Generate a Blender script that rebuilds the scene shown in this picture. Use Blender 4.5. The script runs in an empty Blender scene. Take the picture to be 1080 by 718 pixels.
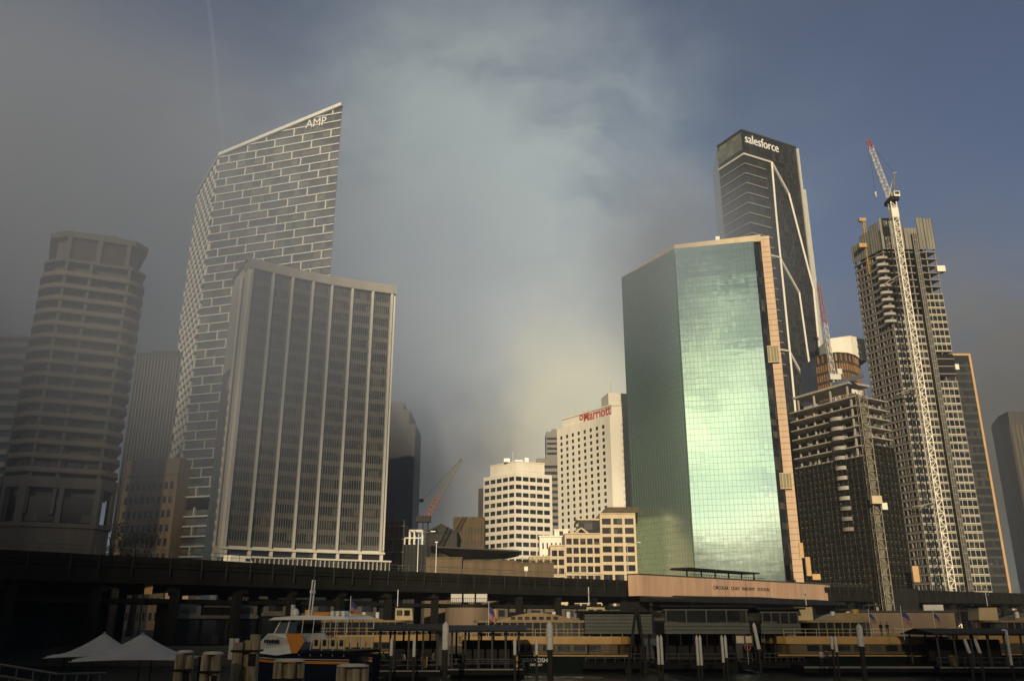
import bpy, bmesh, math, random
from mathutils import Vector, Matrix
rnd = random.Random(11)
S = bpy.context.scene
COL = S.collection
R = math.radians

# ---------------------------------------------------------------- camera geometry (used to measure the place from the photograph)
F = 900.0; HX = 540.0; HY = 359.0
CAMZ = 6.5
PITCH = R(18.03)
cP, sP = math.cos(PITCH), math.sin(PITCH)
def ray(px, py):
    x = (px - HX) / F; y = (HY - py) / F
    f = cP - y * sP; u = sP + y * cP
    return x / f, u / f
def at(px, py, Y):
    a, b = ray(px, py); return Vector((a * Y, Y, CAMZ + b * Y))
def atz(px, py, Z):
    a, b = ray(px, py); Y = (Z - CAMZ) / b; return Vector((a * Y, Y, Z))
def zat(px, py, Y): return CAMZ + ray(px, py)[1] * Y
def wdir(px, py):
    a, b = ray(px, py); return Vector((a, 1, b)).normalized()

# ---------------------------------------------------------------- mesh builder
class MB:
    def __init__(s): s.v = []; s.f = []
    def poly(s, pts):
        n = len(s.v); s.v += [tuple(p) for p in pts]; s.f.append(tuple(range(n, n + len(pts))))
    def hexa(s, p):           # 8 points: bottom 4 (ccw), top 4
        n = len(s.v); s.v += [tuple(q) for q in p]
        for q in ((3,2,1,0),(4,5,6,7),(0,1,5,4),(1,2,6,5),(2,3,7,6),(3,0,4,7)): s.f.append(tuple(n + i for i in q))
    def box(s, cx, cy, cz, sx, sy, sz, rz=0.0):
        c, d = math.cos(rz), math.sin(rz); P = []
        for z in (cz - sz/2, cz + sz/2):
            for x, y in ((-1,-1),(1,-1),(1,1),(-1,1)):
                X, Y = x*sx/2, y*sy/2
                P.append((cx + X*c - Y*d, cy + X*d + Y*c, z))
        s.hexa(P)
    def prism(s, pts, z0, z1):     # pts ccw in plan; z0/z1 number or list
        n = len(pts); k = len(s.v)
        a = z0 if isinstance(z0, (list, tuple)) else [z0]*n
        b = z1 if isinstance(z1, (list, tuple)) else [z1]*n
        s.v += [(p[0], p[1], a[i]) for i, p in enumerate(pts)] + [(p[0], p[1], b[i]) for i, p in enumerate(pts)]
        s.f.append(tuple(k + i for i in reversed(range(n)))); s.f.append(tuple(k + n + i for i in range(n)))
        for i in range(n):
            j = (i + 1) % n; s.f.append((k+i, k+j, k+n+j, k+n+i))
    def bar(s, p, q, w, h=None):
        p, q = Vector(p), Vector(q); h = h or w
        d = (q - p)
        if d.length < 1e-6: return
        d.normalize()
        up = Vector((0,0,1)) if abs(d.z) < .95 else Vector((0,1,0))
        a = d.cross(up).normalized(); b = a.cross(d).normalized()
        a *= w/2; b *= h/2
        s.hexa([p-a-b, p+a-b, q+a-b, q-a-b, p-a+b, p+a+b, q+a+b, q-a+b])
    def tube(s, p, q, r0, r1=None, n=8, cap=True):
        p, q = Vector(p), Vector(q); r1 = r0 if r1 is None else r1
        d = (q - p).normalized()
        up = Vector((0,0,1)) if abs(d.z) < .95 else Vector((0,1,0))
        a = d.cross(up).normalized(); b = a.cross(d).normalized(); k = len(s.v)
        for c, r in ((p, r0), (q, r1)):
            for i in range(n):
                t = 2*math.pi*i/n
                s.v.append(tuple(c + a*math.cos(t)*r + b*math.sin(t)*r))
        for i in range(n):
            j = (i+1) % n; s.f.append((k+i, k+j, k+n+j, k+n+i))
        if cap:
            s.f.append(tuple(k+i for i in reversed(range(n)))); s.f.append(tuple(k+n+i for i in range(n)))
    def build(s, name, mat, parent=None, label=None, smooth=False):
        me = bpy.data.meshes.new(name); me.from_pydata(s.v, [], s.f)
        bm = bmesh.new(); bm.from_mesh(me)
        if smooth: bmesh.ops.remove_doubles(bm, verts=bm.verts, dist=1e-4)
        bmesh.ops.recalc_face_normals(bm, faces=bm.faces); bm.to_mesh(me); bm.free()
        me.materials.append(mat)
        if smooth:
            for p in me.polygons: p.use_smooth = True
        return link(name, me, parent, label)
def link(name, me, parent=None, label=None):
    o = bpy.data.objects.new(name, me); COL.objects.link(o)
    if parent is not None:
        o.parent = parent; o.matrix_parent_inverse = wm(parent).inverted()
    if label: o['label'] = label
    return o
def wm(o):
    m = o.matrix_basis
    return m if o.parent is None else wm(o.parent) @ o.matrix_parent_inverse @ m
def thing(name, label, cat, loc=(0,0,0), rz=0.0, group=None):
    o = bpy.data.objects.new(name, None); COL.objects.link(o)
    o.location = loc; o.rotation_euler = (0,0,rz); o['label'] = label; o['category'] = cat
    if group: o['group'] = group
    return o
def tag(o, label, cat, group=None):
    o['label'] = label; o['category'] = cat
    if group: o['group'] = group
    return o
def kind(o, k, label=None):
    o['kind'] = k
    if label: o['label'] = label
    return o
def dup(root, loc, rz=None, label=None, group=None):
    def cp(o, par):
        c = o.copy(); COL.objects.link(c)
        if par is not None: c.parent = par
        for ch in kids.get(o.name, []): cp(ch, c)
        return c
    kids = {}
    for o in bpy.data.objects:
        if o.parent is not None: kids.setdefault(o.parent.name, []).append(o)
    r = cp(root, None); r.location = loc
    if rz is not None: r.rotation_euler = (0,0,rz)
    if label: r['label'] = label
    if group: r['group'] = group
    return r
class Face:
    """a vertical wall plane: a is its left end and b its right end seen from outside"""
    def __init__(s, a, b):
        s.a = Vector((a[0], a[1])); s.b = Vector((b[0], b[1]))
        d = s.b - s.a; s.L = d.length; s.u = d / s.L; s.n = Vector((s.u.y, -s.u.x))
    def p(s, t, z, d=0.0):
        q = s.a + s.u*t + s.n*d; return Vector((q.x, q.y, z))
    def hit(s, px, py):     # where the photograph's line of sight meets the wall: (s, z)
        a, b = ray(px, py)
        # (a*Y, Y) = A + u t
        Y = (s.a.x*s.u.y - s.a.y*s.u.x) / (a*s.u.y - s.u.x)
        q = Vector((a*Y, Y)); return (q - s.a).dot(s.u), CAMZ + b*Y
    def box(s, mb, s0, s1, z0, z1, d0, d1):
        P = [s.p(t, z, d) for z in (z0, z1) for t, d in ((s0, d1), (s1, d1), (s1, d0), (s0, d0))]
        mb.hexa(P)
    def pane(s, name, mat, parent, w, h, th=.08):
        """a pane mesh of this wall's orientation centred on its own origin (shared by all the copies)"""
        me = bpy.data.meshes.new(name); mb = MB()
        x = Vector((s.u.x, s.u.y, 0)); nn = Vector((s.n.x, s.n.y, 0)); z = Vector((0,0,1))
        P = [x*sx*w/2 + nn*dn*th + z*sz*h/2 for sz in (-1,1) for sx, dn in ((-1,1),(1,1),(1,0),(-1,0))]
        mb.hexa(P); me.from_pydata(mb.v, [], mb.f)
        bm = bmesh.new(); bm.from_mesh(me); bmesh.ops.recalc_face_normals(bm, faces=bm.faces); bm.to_mesh(me); bm.free()
        me.materials.append(mat); return me

# ---------------------------------------------------------------- materials
MATS = {}
def mat(name, col, rough=.75, metal=0.0, var=.18, scale=.35, spec=.4, bump=0.0, fine=0.0, streak=False, col2=None, tint=None):
    if name in MATS: return MATS[name]
    m = bpy.data.materials.new(name); m.use_nodes = True
    nt = m.node_tree; N = nt.nodes; L = nt.links
    b = N['Principled BSDF']
    b.inputs['Roughness'].default_value = rough; b.inputs['Metallic'].default_value = metal
    b.inputs['Specular IOR Level'].default_value = spec
    if tint: b.inputs['Specular Tint'].default_value = (*tint, 1)
    geo = N.new('ShaderNodeNewGeometry')
    mp = N.new('ShaderNodeMapping'); L.new(geo.outputs['Position'], mp.inputs['Vector'])
    if streak: mp.inputs['Scale'].default_value = (1, 1, .12)
    nz = N.new('ShaderNodeTexNoise'); nz.inputs['Scale'].default_value = scale; nz.inputs['Detail'].default_value = 6; nz.inputs['Roughness'].default_value = .65
    L.new(mp.outputs[0], nz.inputs['Vector'])
    rp = N.new('ShaderNodeValToRGB'); rp.color_ramp.elements[0].position = .32; rp.color_ramp.elements[1].position = .7
    c2 = col2 or [min(1, c*(1+var)) for c in col]
    rp.color_ramp.elements[0].color = (*[c*(1-var) for c in col], 1); rp.color_ramp.elements[1].color = (*c2, 1)
    L.new(nz.outputs['Fac'], rp.inputs['Fac'])
    L.new(rp.outputs['Color'], b.inputs['Base Color'])
    if bump:
        n2 = N.new('ShaderNodeTexNoise'); n2.inputs['Scale'].default_value = fine or scale*8; n2.inputs['Detail'].default_value = 4
        L.new(geo.outputs['Position'], n2.inputs['Vector'])
        bp = N.new('ShaderNodeBump'); bp.inputs['Strength'].default_value = bump; bp.inputs['Distance'].default_value = .3
        L.new(n2.outputs['Fac'], bp.inputs['Height']); L.new(bp.outputs[0], b.inputs['Normal'])
    if max(col) < .04 and spec == .4: b.inputs['Specular IOR Level'].default_value = .08
    MATS[name] = m; return m

conc   = mat('weathered_concrete', (.20,.185,.165), .85, streak=True, scale=.3, bump=.15)
conc_d = mat('dark_concrete', (.05,.048,.042), .85, streak=True, scale=.3)
conc_p = mat('pale_concrete', (.34,.32,.28), .8, streak=True, scale=.3)
beige  = mat('beige_tower_concrete', (.115,.105,.09), .85, streak=True, scale=.25, var=.22)
sand   = mat('sandstone', (.36,.25,.14), .9, streak=True, scale=.5, var=.25, bump=.1)
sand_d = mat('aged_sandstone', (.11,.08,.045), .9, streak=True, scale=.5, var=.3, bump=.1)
white_w= mat('white_render', (.74,.70,.60), .7, streak=True, scale=.25, var=.08)
white_f= mat('white_frame_paint', (.66,.66,.62), .45, var=.08)
fin_w  = mat('pale_aluminium_fin', (.62,.60,.54), .4, metal=.2, var=.08)
glass  = mat('dark_window_glass', (.018,.02,.022), .08, spec=.6, var=.5, scale=.12)
glass_b= mat('grey_curtain_glass', (.085,.09,.085), .12, spec=.7, var=.25, scale=.06)
glass_m= mat('bronze_glass', (.05,.038,.025), .15, spec=.6, var=.4, scale=.1)
glass_s= mat('smoked_tower_glass', (.022,.024,.024), .22, spec=.45, var=.3, scale=.05)
spandr = mat('grey_spandrel_panel', (.085,.078,.06), .45, var=.25, scale=.15)
pink   = mat('salmon_granite', (.48,.33,.21), .6, streak=True, scale=.4, var=.14)
cream  = mat('cream_granite', (.52,.42,.28), .7, streak=True, scale=.4, var=.12)
steel  = mat('galvanised_steel', (.30,.30,.29), .45, metal=.5, var=.2)
dark_m = mat('dark_painted_metal', (.013,.013,.012), .5, var=.3)
roofd  = mat('dark_roof_sheet', (.016,.016,.015), .6, var=.3)
red_p  = mat('red_paint', (.36,.06,.045), .5)
yel_p  = mat('yellow_crane_paint', (.42,.27,.09), .45)
wht_p  = mat('white_crane_paint', (.74,.69,.57), .5, var=.12)
bronze = mat('bronze_cladding', (.33,.19,.09), .4, metal=.4, var=.3, scale=.1)
screen = mat('construction_screen', (.20,.19,.16), .8, streak=True, scale=.6, var=.25)
netting= mat('dark_scaffold_netting', (.012,.012,.010), .85, var=.5, scale=.5)
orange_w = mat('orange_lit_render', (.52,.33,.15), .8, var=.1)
letter_w = mat('white_sign_letter', (.8,.8,.78), .4, var=.03)
letter_r = mat('red_sign_letter', (.46,.11,.09), .4, var=.03)
letter_k = mat('dark_sign_letter', (.02,.02,.02), .5, var=.03)

def blinds(m, cell, share, c):
    nt = m.node_tree; N = nt.nodes; L = nt.links; b = N['Principled BSDF']
    geo = N.new('ShaderNodeNewGeometry'); sn = N.new('ShaderNodeVectorMath'); sn.operation = 'SNAP'; sn.inputs[1].default_value = cell
    L.new(geo.outputs['Position'], sn.inputs[0]); wn = N.new('ShaderNodeTexWhiteNoise'); wn.noise_dimensions = '3D'; L.new(sn.outputs[0], wn.inputs['Vector'])
    rp = N.new('ShaderNodeValToRGB'); rp.color_ramp.interpolation = 'LINEAR'; e = rp.color_ramp.elements
    e[0].position = 1-share; e[0].color = (0,0,0,1); e[1].position = 1.0; e[1].color = (1,1,1,1); L.new(wn.outputs['Value'], rp.inputs['Fac'])
    src = b.inputs['Base Color'].links[0].from_socket
    mx = N.new('ShaderNodeMix'); mx.data_type = 'RGBA'; L.new(rp.outputs['Color'], mx.inputs['Factor']); L.new(src, mx.inputs['A']); mx.inputs['B'].default_value = (*c, 1)
    L.new(mx.outputs['Result'], b.inputs['Base Color'])
blinds(glass, (2.7, 2.7, 2.05), .3, (.085,.08,.065)); blinds(glass_b, (4.5, 4.5, 3.75), .6, (.17,.17,.155)); blinds(glass_s, (1.5, 1.5, 3.9), .35, (.05,.05,.048))
FONT = None
def text_mesh(s, size, thick, bold=0.0):
    cu = bpy.data.curves.new('lettering', 'FONT'); cu.body = s; cu.size = size; cu.extrude = thick/2; cu.offset = bold
    cu.align_x = 'LEFT'; cu.resolution_u = 3
    tmp = bpy.data.objects.new('tmp', cu); COL.objects.link(tmp)
    dg = bpy.context.evaluated_depsgraph_get(); dg.update()
    me = bpy.data.meshes.new_from_object(tmp.evaluated_get(dg))
    bpy.data.objects.remove(tmp); bpy.data.curves.remove(cu)
    return me
def sign_on(face, s, z, d, txt, width, m, parent, name='lettering', height=None, thick=.25, shear=0.0, bold=0.0):
    me = text_mesh(txt, 1.0, thick, bold)
    xs = [v.co.x for v in me.vertices]; ys = [v.co.y for v in me.vertices]
    x0, w = min(xs), max(xs) - min(xs); kx = width / w
    ky = kx if height is None else height / (max(ys) - min(ys))
    for v in me.vertices:
        t = s + (v.co.x - x0) * kx; zz = z + v.co.y*ky + shear*(v.co.x-x0)*kx; dd = d + v.co.z
        q = face.p(t, zz, dd); v.co = q
    me.materials.clear(); me.materials.append(m)
    return link(name, me, parent)

def windows_on(face, parent, cells, m, depth, limit=100, name='window', th=.08):
    """cells: (s, z, w, h) centre cells; each window a part of its own, past limit one stuff part"""
    cache = {}
    cells = sorted(cells, key=lambda c: c[1])
    for c in cells[:limit]:
        k = (round(c[2], 3), round(c[3], 3))
        if k not in cache: cache[k] = face.pane(name, m, parent, c[2], c[3], th)
        o = link(name, cache[k], parent)
        o.matrix_basis = Matrix.Translation(face.p(c[0], c[1], depth))
    if len(cells) > limit:
        mb = MB()
        for c in cells[limit:]: face.box(mb, c[0]-c[2]/2, c[0]+c[2]/2, c[1]-c[3]/2, c[1]+c[3]/2, depth, depth+th)
        kind(mb.build(name, m, parent), 'stuff')
def wall_grid(mb, face, z0, z1, ss, zz, depth, recess):
    """the wall strips left between window openings: ss, zz are lists of (lo, hi) openings"""
    cur = 0.0
    for lo, hi in list(ss) + [(face.L, face.L)]:
        if lo - cur > .02: face.box(mb, cur, lo, z0, z1, recess, depth)
        for k in range(1):
            pass
        cur = hi
    for lo, hi in ss:
        c = z0
        for zl, zh in list(zz) + [(z1, z1)]:
            if zl - c > .02: face.box(mb, lo, hi, c, zl, recess, depth - .03)
            c = zh
def grid_facade(face, parent, wallmat, winmat, z0, z1, ncol, nrow, fx, fz, depth=.0, recess=-.7, margin=(.5,.5), zmargin=(1.0,.8), limit=100, wall_name='wall', mb=None, wname='window'):
    L = face.L - margin[0] - margin[1]; H = z1 - z0 - zmargin[0] - zmargin[1]
    cw = L/ncol; ch = H/nrow
    ss = [(margin[0] + cw*(i+.5) - cw*fx/2, margin[0] + cw*(i+.5) + cw*fx/2) for i in range(ncol)]
    zz = [(z0 + zmargin[0] + ch*(j+.5) - ch*fz/2, z0 + zmargin[0] + ch*(j+.5) + ch*fz/2) for j in range(nrow)]
    own = mb is None
    if own: mb = MB()
    wall_grid(mb, face, z0, z1, ss, zz, depth, recess)
    if own: mb.build(wall_name, wallmat, parent)
    cells = [((a+b)/2, (c+d)/2, b-a, d-c) for a, b in ss for c, d in zz]
    windows_on(face, parent, cells, winmat, recess + .25, limit, wname)
GZ = 2.5     # city ground level
def V2(v): return (v[0], v[1])
def lerp(a, b, t): return a + (b - a)*t
def off_poly(pts, d):
    """offset a ccw plan polygon outwards by d"""
    n = len(pts); out = []
    for i in range(n):
        p0, p1, p2 = Vector(pts[i-1][:2]), Vector(pts[i][:2]), Vector(pts[(i+1) % n][:2])
        a = (p1-p0).normalized(); b = (p2-p1).normalized()
        na = Vector((a.y, -a.x)); nb = Vector((b.y, -b.x)); k = na + nb
        k = k / max(.35, k.dot(k)/2) 
        out.append((p1.x + k.x*d, p1.y + k.y*d))
    return out
def ccw(pts):
    a = sum(pts[i-1][0]*pts[i][1] - pts[i][0]*pts[i-1][1] for i in range(len(pts)))
    return list(pts) if a > 0 else list(reversed(pts))

# ================================================================ curved residential tower on the left
def balcony_tower():
    Z = 96.0
    P = [V2(atz(*q, Z)) for q in ((55.7,246.5),(73,243.7),(143.4,254.8),(154,262))]
    a, b, c, d = P
    d = (c[0]+1.2, d[1])
    poly = ccw([a, b, c, d, (d[0]-10, d[1]+16), (a[0]-11, a[1]+20)])
    cx = sum(p[0] for p in poly)/len(poly); cy = sum(p[1] for p in poly)/len(poly)
    t = thing('apartment_tower', 'tall beige apartment tower with wrap round balconies fading into the fog', 'tower', (cx, cy, GZ))
    m = MB(); m.prism(off_poly(poly, -1.6), GZ+30, Z-1); m.build('core_wall', beige, t)
    # rounded slab outline
    fl = 3.12; z = 37.5; slabs = []
    ro = off_poly(poly, .95)
    cr = Vector(ro[[i for i, p in enumerate(poly) if p == c][0]])
    outline = []
    for i, p in enumerate(ro):
        p0, p1, p2 = Vector(ro[i-1]), Vector(p), Vector(ro[(i+1) % len(ro)])
        r = min(3.2, (p0-p1).length*.4, (p2-p1).length*.4)
        q0 = p1 + (p0-p1).normalized()*r; q2 = p1 + (p2-p1).normalized()*r
        for k in range(5):
            s = k/4; outline.append(tuple((1-s)**2*q0 + 2*s*(1-s)*p1 + s*s*q2))
    n = 0
    def ring(mb, pts, z0, z1, th):
        inner = off_poly(pts, -th); k = len(pts)
        for i in range(k):
            j = (i+1) % k
            A, B, Cc, D = pts[i], pts[j], inner[j], inner[i]
            mb.hexa([(*A, z0), (*B, z0), (*Cc, z0), (*D, z0), (*A, z1), (*B, z1), (*Cc, z1), (*D, z1)])
    while z < 87:
        m = MB(); m.prism(outline, z, z+.38); s = m.build('balcony_slab', beige, t)
        m = MB(); ring(m, off_poly(outline, -.12), z+.38, z+1.2, .1); m.build('balustrade', beige_b, s)
        z += fl
    # window wall of each floor behind the balconies
    fpoly = off_poly(poly, -1.25); faces = [Face(fpoly[i-1], fpoly[i]) for i in range(len(fpoly))]
    front = [f for f in faces if f.n.y < -.1 or f.n.x > .5]
    z = 37.5
    while z < 84:
        for f in front:
            k = max(2, int(f.L/3.2))
            for i in range(k):
                w = f.L/k
                if rnd.random() < .82:
                    mb = MB(); f.box(mb, w*i+.35, w*(i+1)-.35, z+.45, z+2.7, -.25, .12); mb.build('window', glass, t)
        z += fl
    # party piers running the whole height
    for f, ss in ((Face(b, c), (.05, .41, .97)),):
        for s in ss:
            mb = MB(); f.box(mb, f.L*s-.35, f.L*s+.35, GZ+26, 89, -1.5, .45); mb.build('pier', beige, t)
    # crown
    m = MB(); m.prism(off_poly(poly, .6), 88.0, 88.7); m.build('crown_slab', beige, t)
    f = Face(b, c)
    for s in (.0, .45, .88):
        mb = MB(); f.box(mb, f.L*s, f.L*s+1.0, 88.7, 94.6, -1.2, .2); mb.build('crown_pier', beige, t)
    mb = MB(); f.box(mb, 1.0, f.L-1, 88.7, 94.6, -1.6, -.9); mb.build('crown_glazing', glass_m, t)
    m = MB(); m.prism(off_poly(poly, .3), 94.6, 96.0); m.build('roof', beige, t)
    m = MB(); m.box(cx+1, cy-1, 96.8, 9, 8, 2.2, .3); m.build('plant_room', beige, t)
    # podium
    pod = off_poly(poly, .9)
    m = MB(); m.prism(pod, 34.2, 36.6); m.build('podium_slab', beige, t)
    m = MB(); m.prism(off_poly(pod, -2.6), 27, 34.2); m.build('podium_recess', glass, t)
    pf = [Face(pod[i-1], pod[i]) for i in range(len(pod))]
    for f in pf:
        if f.n.y > .2: continue
        k = max(1, int(f.L/6))
        for i in range(k+1):
            s = min(max(f.L*i/k, .5), f.L-.5)
            mb = MB(); f.box(mb, s-.5, s+.5, 26.6, 34.2, -1.6, -.1); mb.build('podium_column', beige, t)
    m = MB(); m.prism(pod, 25.6, 26.6); m.build('podium_ledge', beige, t)
    m = MB(); m.prism(off_poly(pod, -.5), GZ, 25.6); m.build('podium_wall', beige, t)
    f = max(pf, key=lambda q: q.L if q.n.y < -.2 else 0)
    for z in (8, 12, 16, 20, 23.5):
        mb = MB(); f.box(mb, .2, f.L-.2, z, z+.12, -.6, -.35); mb.build('wall_groove', conc_d, t)
    # wing to the left of the podium
    q = pod[[i for i, p in enumerate(poly) if p == a][0]]
    f = Face((q[0]-26, q[1]+4), q)
    m = MB(); f.box(m, 0, f.L, GZ, 36.2, -14, -1.6); m.build('side_wing', beige, t)
    for i in range(6):
        mb = MB(); f.box(mb, i*4.4+.4, i*4.4+1.5, GZ, 35.5, -1.6, -.2); mb.build('podium_column', beige, t)
        mb = MB(); f.box(mb, i*4.4+1.7, i*4.4+4.2, 27, 33.5, -1.6, -1.2); mb.build('window', glass, t)
        mb = MB(); f.box(mb, i*4.4+1.7, i*4.4+4.2, 17, 24.5, -1.6, -1.2); mb.build('window', glass, t)
    m = MB(); f.box(m, -1, f.L, 25.4, 26.6, -1.6, .1); m.build('podium_ledge', beige, t)
    m = MB(); f.box(m, -1, f.L, 34.2, 36.6, -1.6, .3); m.build('podium_slab', beige, t)
beige_b = mat('balustrade_panel', (.165,.14,.10), .7, var=.12, scale=.2)
balcony_tower()

# ================================================================ slim sunlit apartment block behind it, far left
def slim_tower():
    Y = 245
    x0 = at(-30, 480, Y).x; x1 = at(10.5, 480, Y).x; x2 = at(23.5, 480, Y).x
    zt = zat(36, 331, Y)
    t = thing('apartment_block', 'narrow apartment block with stacked balconies and a sunlit sand edge, behind the beige tower', 'tower', (x1-4, Y+8, GZ))
    m = MB(); m.box((x0+x1)/2, Y+9, (GZ+zt-8)/2, x1-x0, 16, zt-8-GZ); m.build('core_wall', beige, t)
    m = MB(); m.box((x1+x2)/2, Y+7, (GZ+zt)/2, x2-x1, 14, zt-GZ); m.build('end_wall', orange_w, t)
    m = MB(); m.box((x0+x1)/2, Y+7, zt-7.7, x1-x0+.4, 17, .6); m.build('roof', conc_p, t)
    z = 30
    while z < zt-9:
        mb = MB(); mb.box((x0+x1)/2-.1, Y-.3, z, x1-x0-.2, 2.4, .5); s = mb.build('balcony_slab', conc_p, t)
        mb = MB(); mb.box((x0+x1)/2-.1, Y-1.42, z+.75, x1-x0-.2, .1, 1.0); mb.build('balustrade', conc_p, s)
        mb = MB(); mb.box((x0+x1)/2-.1, Y+.92, z+1.8, x1-x0-1.6, .2, 2.0); mb.build('window', glass, t)
        z += 3.6
slim_tower()

# ================================================================ dim tower and sandstone block in the gap
def gap_buildings():
    Y = 360
    xa, xb = at(136, 430, Y).x, at(186, 430, Y).x; zt = zat(150, 372, Y)
    t = thing('office_tower', 'dim fog bound office tower with thin vertical ribs between two apartment towers', 'tower', ((xa+xb)/2, Y+15, GZ))
    m = MB(); m.box((xa+xb)/2, Y+15, (zt+GZ)/2, xb-xa, 30, zt-GZ); m.build('wall', conc_d, t)
    for i in range(15):
        mb = MB(); mb.box(xa+.6+(xb-xa-1.2)*i/14, Y-.3, zt/2+20, .5, .6, zt-44); mb.build('rib', spandr, t)
    m = MB(); m.box((xa+xb)/2, Y+15, zt+1, xb-xa-8, 20, 3); m.build('plant_room', conc_d, t)
    Y = 330
    a = at(124, 500, Y); b = at(190, 500, Y); zt = zat(150, 483, Y)
    t = thing('sandstone_building', 'sandstone coloured block with rows of small windows under the dim ribbed tower', 'building', ((a.x+b.x)/2, Y+10, GZ))
    f = Face((a.x, Y+6), (b.x, Y-2))
    m = MB(); f.box(m, 0, f.L, GZ, zt-.1, -16, -.72); m.build('core_wall', sand, t)
    grid_facade(f, t, sand, glass, GZ, zt-6, 9, 10, .6, .5, margin=(1,1), zmargin=(2,2))
    m = MB(); f.box(m, 0, f.L, zt-6, zt, -.7, .02); m.build('upper_wall', sand, t)
    m = MB(); f.box(m, -.3, f.L+.3, zt-6.6, zt-6, .03, .5); m.build('cornice', sand, t)
gap_buildings()

# ================================================================ slanted tower of stacked bricks
def brick_tower():
    Rr = Vector((-73.0, 318.0)); d = Vector((-.954, .30)); Lc = Rr + d*59.7
    LB = Lc + Vector((-.524, .852))*45
    BR = Vector((-92, 372))
    zr, zl = 216.0, 202.0
    ctr = (Rr + Lc + LB + BR)/4
    t = thing('office_tower', 'slant topped office tower wrapped in white brick pattern frames, behind the ribbed slab', 'tower', (ctr.x, ctr.y, GZ))
    pts = [Rr, BR, LB, Lc]
    m = MB(); m.prism([V2(p) for p in pts], GZ, [zr, zr, zl+1.5, zl]); m.build('curtain_wall', glass_b, t)
    f = Face(Lc, Rr)                          # front
    ztop = lambda s: lerp(zl, zr, s/f.L)
    def smin(z): return 0 if z <= zl else (z-zl)/(zr-zl)*f.L
    row = 3.75; z = 55.0; r = 0
    (sx0, sz), (sx1, _) = f.hit(323.5, 137), f.hit(345, 134)
    ledges = []; stubs = []
    while z < zr-1:
        s0 = smin(z)
        if s0 < f.L-1: ledges.append((s0, f.L+.15, z))
        k = -1
        while True:
            s = (r*-4.55) % 13.7 + k*13.7; k += 1
            if s > f.L-.6: break
            if s < s0+.4: continue
            if s < .3: continue
            zt = min(z+row, ztop(s))
            if zt-z > .8 and not (sx0-1.2 < s < sx1+1.2 and z < sz+4.5 and zt > sz-.3): stubs.append((s, z, zt))
        z += row; r += 1
    for s0, s1, z in ledges:
        mb = MB(); f.box(mb, s0, s1, z-.22, z+.22, 0, .6); mb.build('brick_ledge', white_f, t)
    mb = MB()
    for s, z0, z1 in stubs: f.box(mb, s-.24, s+.24, z0+.22, z1-.22, 0, .55)
    mb.build('brick_lattice', white_f, t)
    # front corner and slanted coping
    mb = MB(); mb.bar(f.p(0, zl+.3, .5), f.p(f.L+.1, zr+.3, .5), 1.9, 1.5); mb.build('slanted_coping', white_f, t)
    # the office bays behind the frames: two vertical joint strips and blinds
    # left face with a tighter pattern
    g = Face(LB, Lc); z = 10.0; r = 0; mb = MB(); up = MB()
    while z < 201:
        if not 46 < z < 51:
            mb2 = MB(); g.box(mb2, 0, g.L-.02, z-.24, z+.24, 0, .8); mb2.build('brick_ledge', white_f, t)
        k = 0
        bl = 6.5 if z > 60 else 4.5
        while True:
            s = (r*2.3) % bl + k*bl; k += 1
            if s > g.L-.5: break
            if 43 < z < 51: continue
            g.box(up, s-.22, s+.22, z+.24, min(z+row-.24, 201.5), 0, .75)
        z += row; r += 1
    up.build('brick_lattice', white_f, t)
    mb = MB(); mb.bar(g.p(0, zl+1.6, .4), g.p(g.L, zl+.3, .4), .9); mb.build('coping', white_f, t)
    # lower front: bigger framed boxes, every other storey projecting
    z = 10.0; r = 0
    while z < 52:
        if not 46 < z < 51:
            mb = MB(); f.box(mb, 0, f.L, z-.3, z+.3, 0, 1.3); mb.build('brick_ledge', white_f, t)
            if r % 2:
                mb = MB()
                for s in range(0, 58, 9): f.box(mb, s+8, s+8.5, z+.3, z+row-.3, 0, 1.2)
                mb.build('brick_lattice', white_f, t)
        z += row; r += 1
    mb = MB(); f.box(mb, 0, f.L, 46.5, 50.5, 0, .3); mb.build('recess_shade_band', dark_m, t)  # dark strip laid on the glass, standing in for a shaded recess
    mb = MB(); g.box(mb, 0, g.L, 46.5, 50.5, 0, .3); mb.build('recess_shade_band', dark_m, t)
    # lettering near the peak
    s0, z0 = f.hit(323.5, 137); s1, z1 = f.hit(345, 134)
    for k in (0,):
        mb = MB(); f.box(mb, f.L-24, f.L-3, 208.6, 208.9, .1, .2)
    sign_on(f, s0, z0+.2, .9, 'AMP', s1-s0, letter_w, t, height=3.9, thick=.3)
brick_tower()

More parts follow.
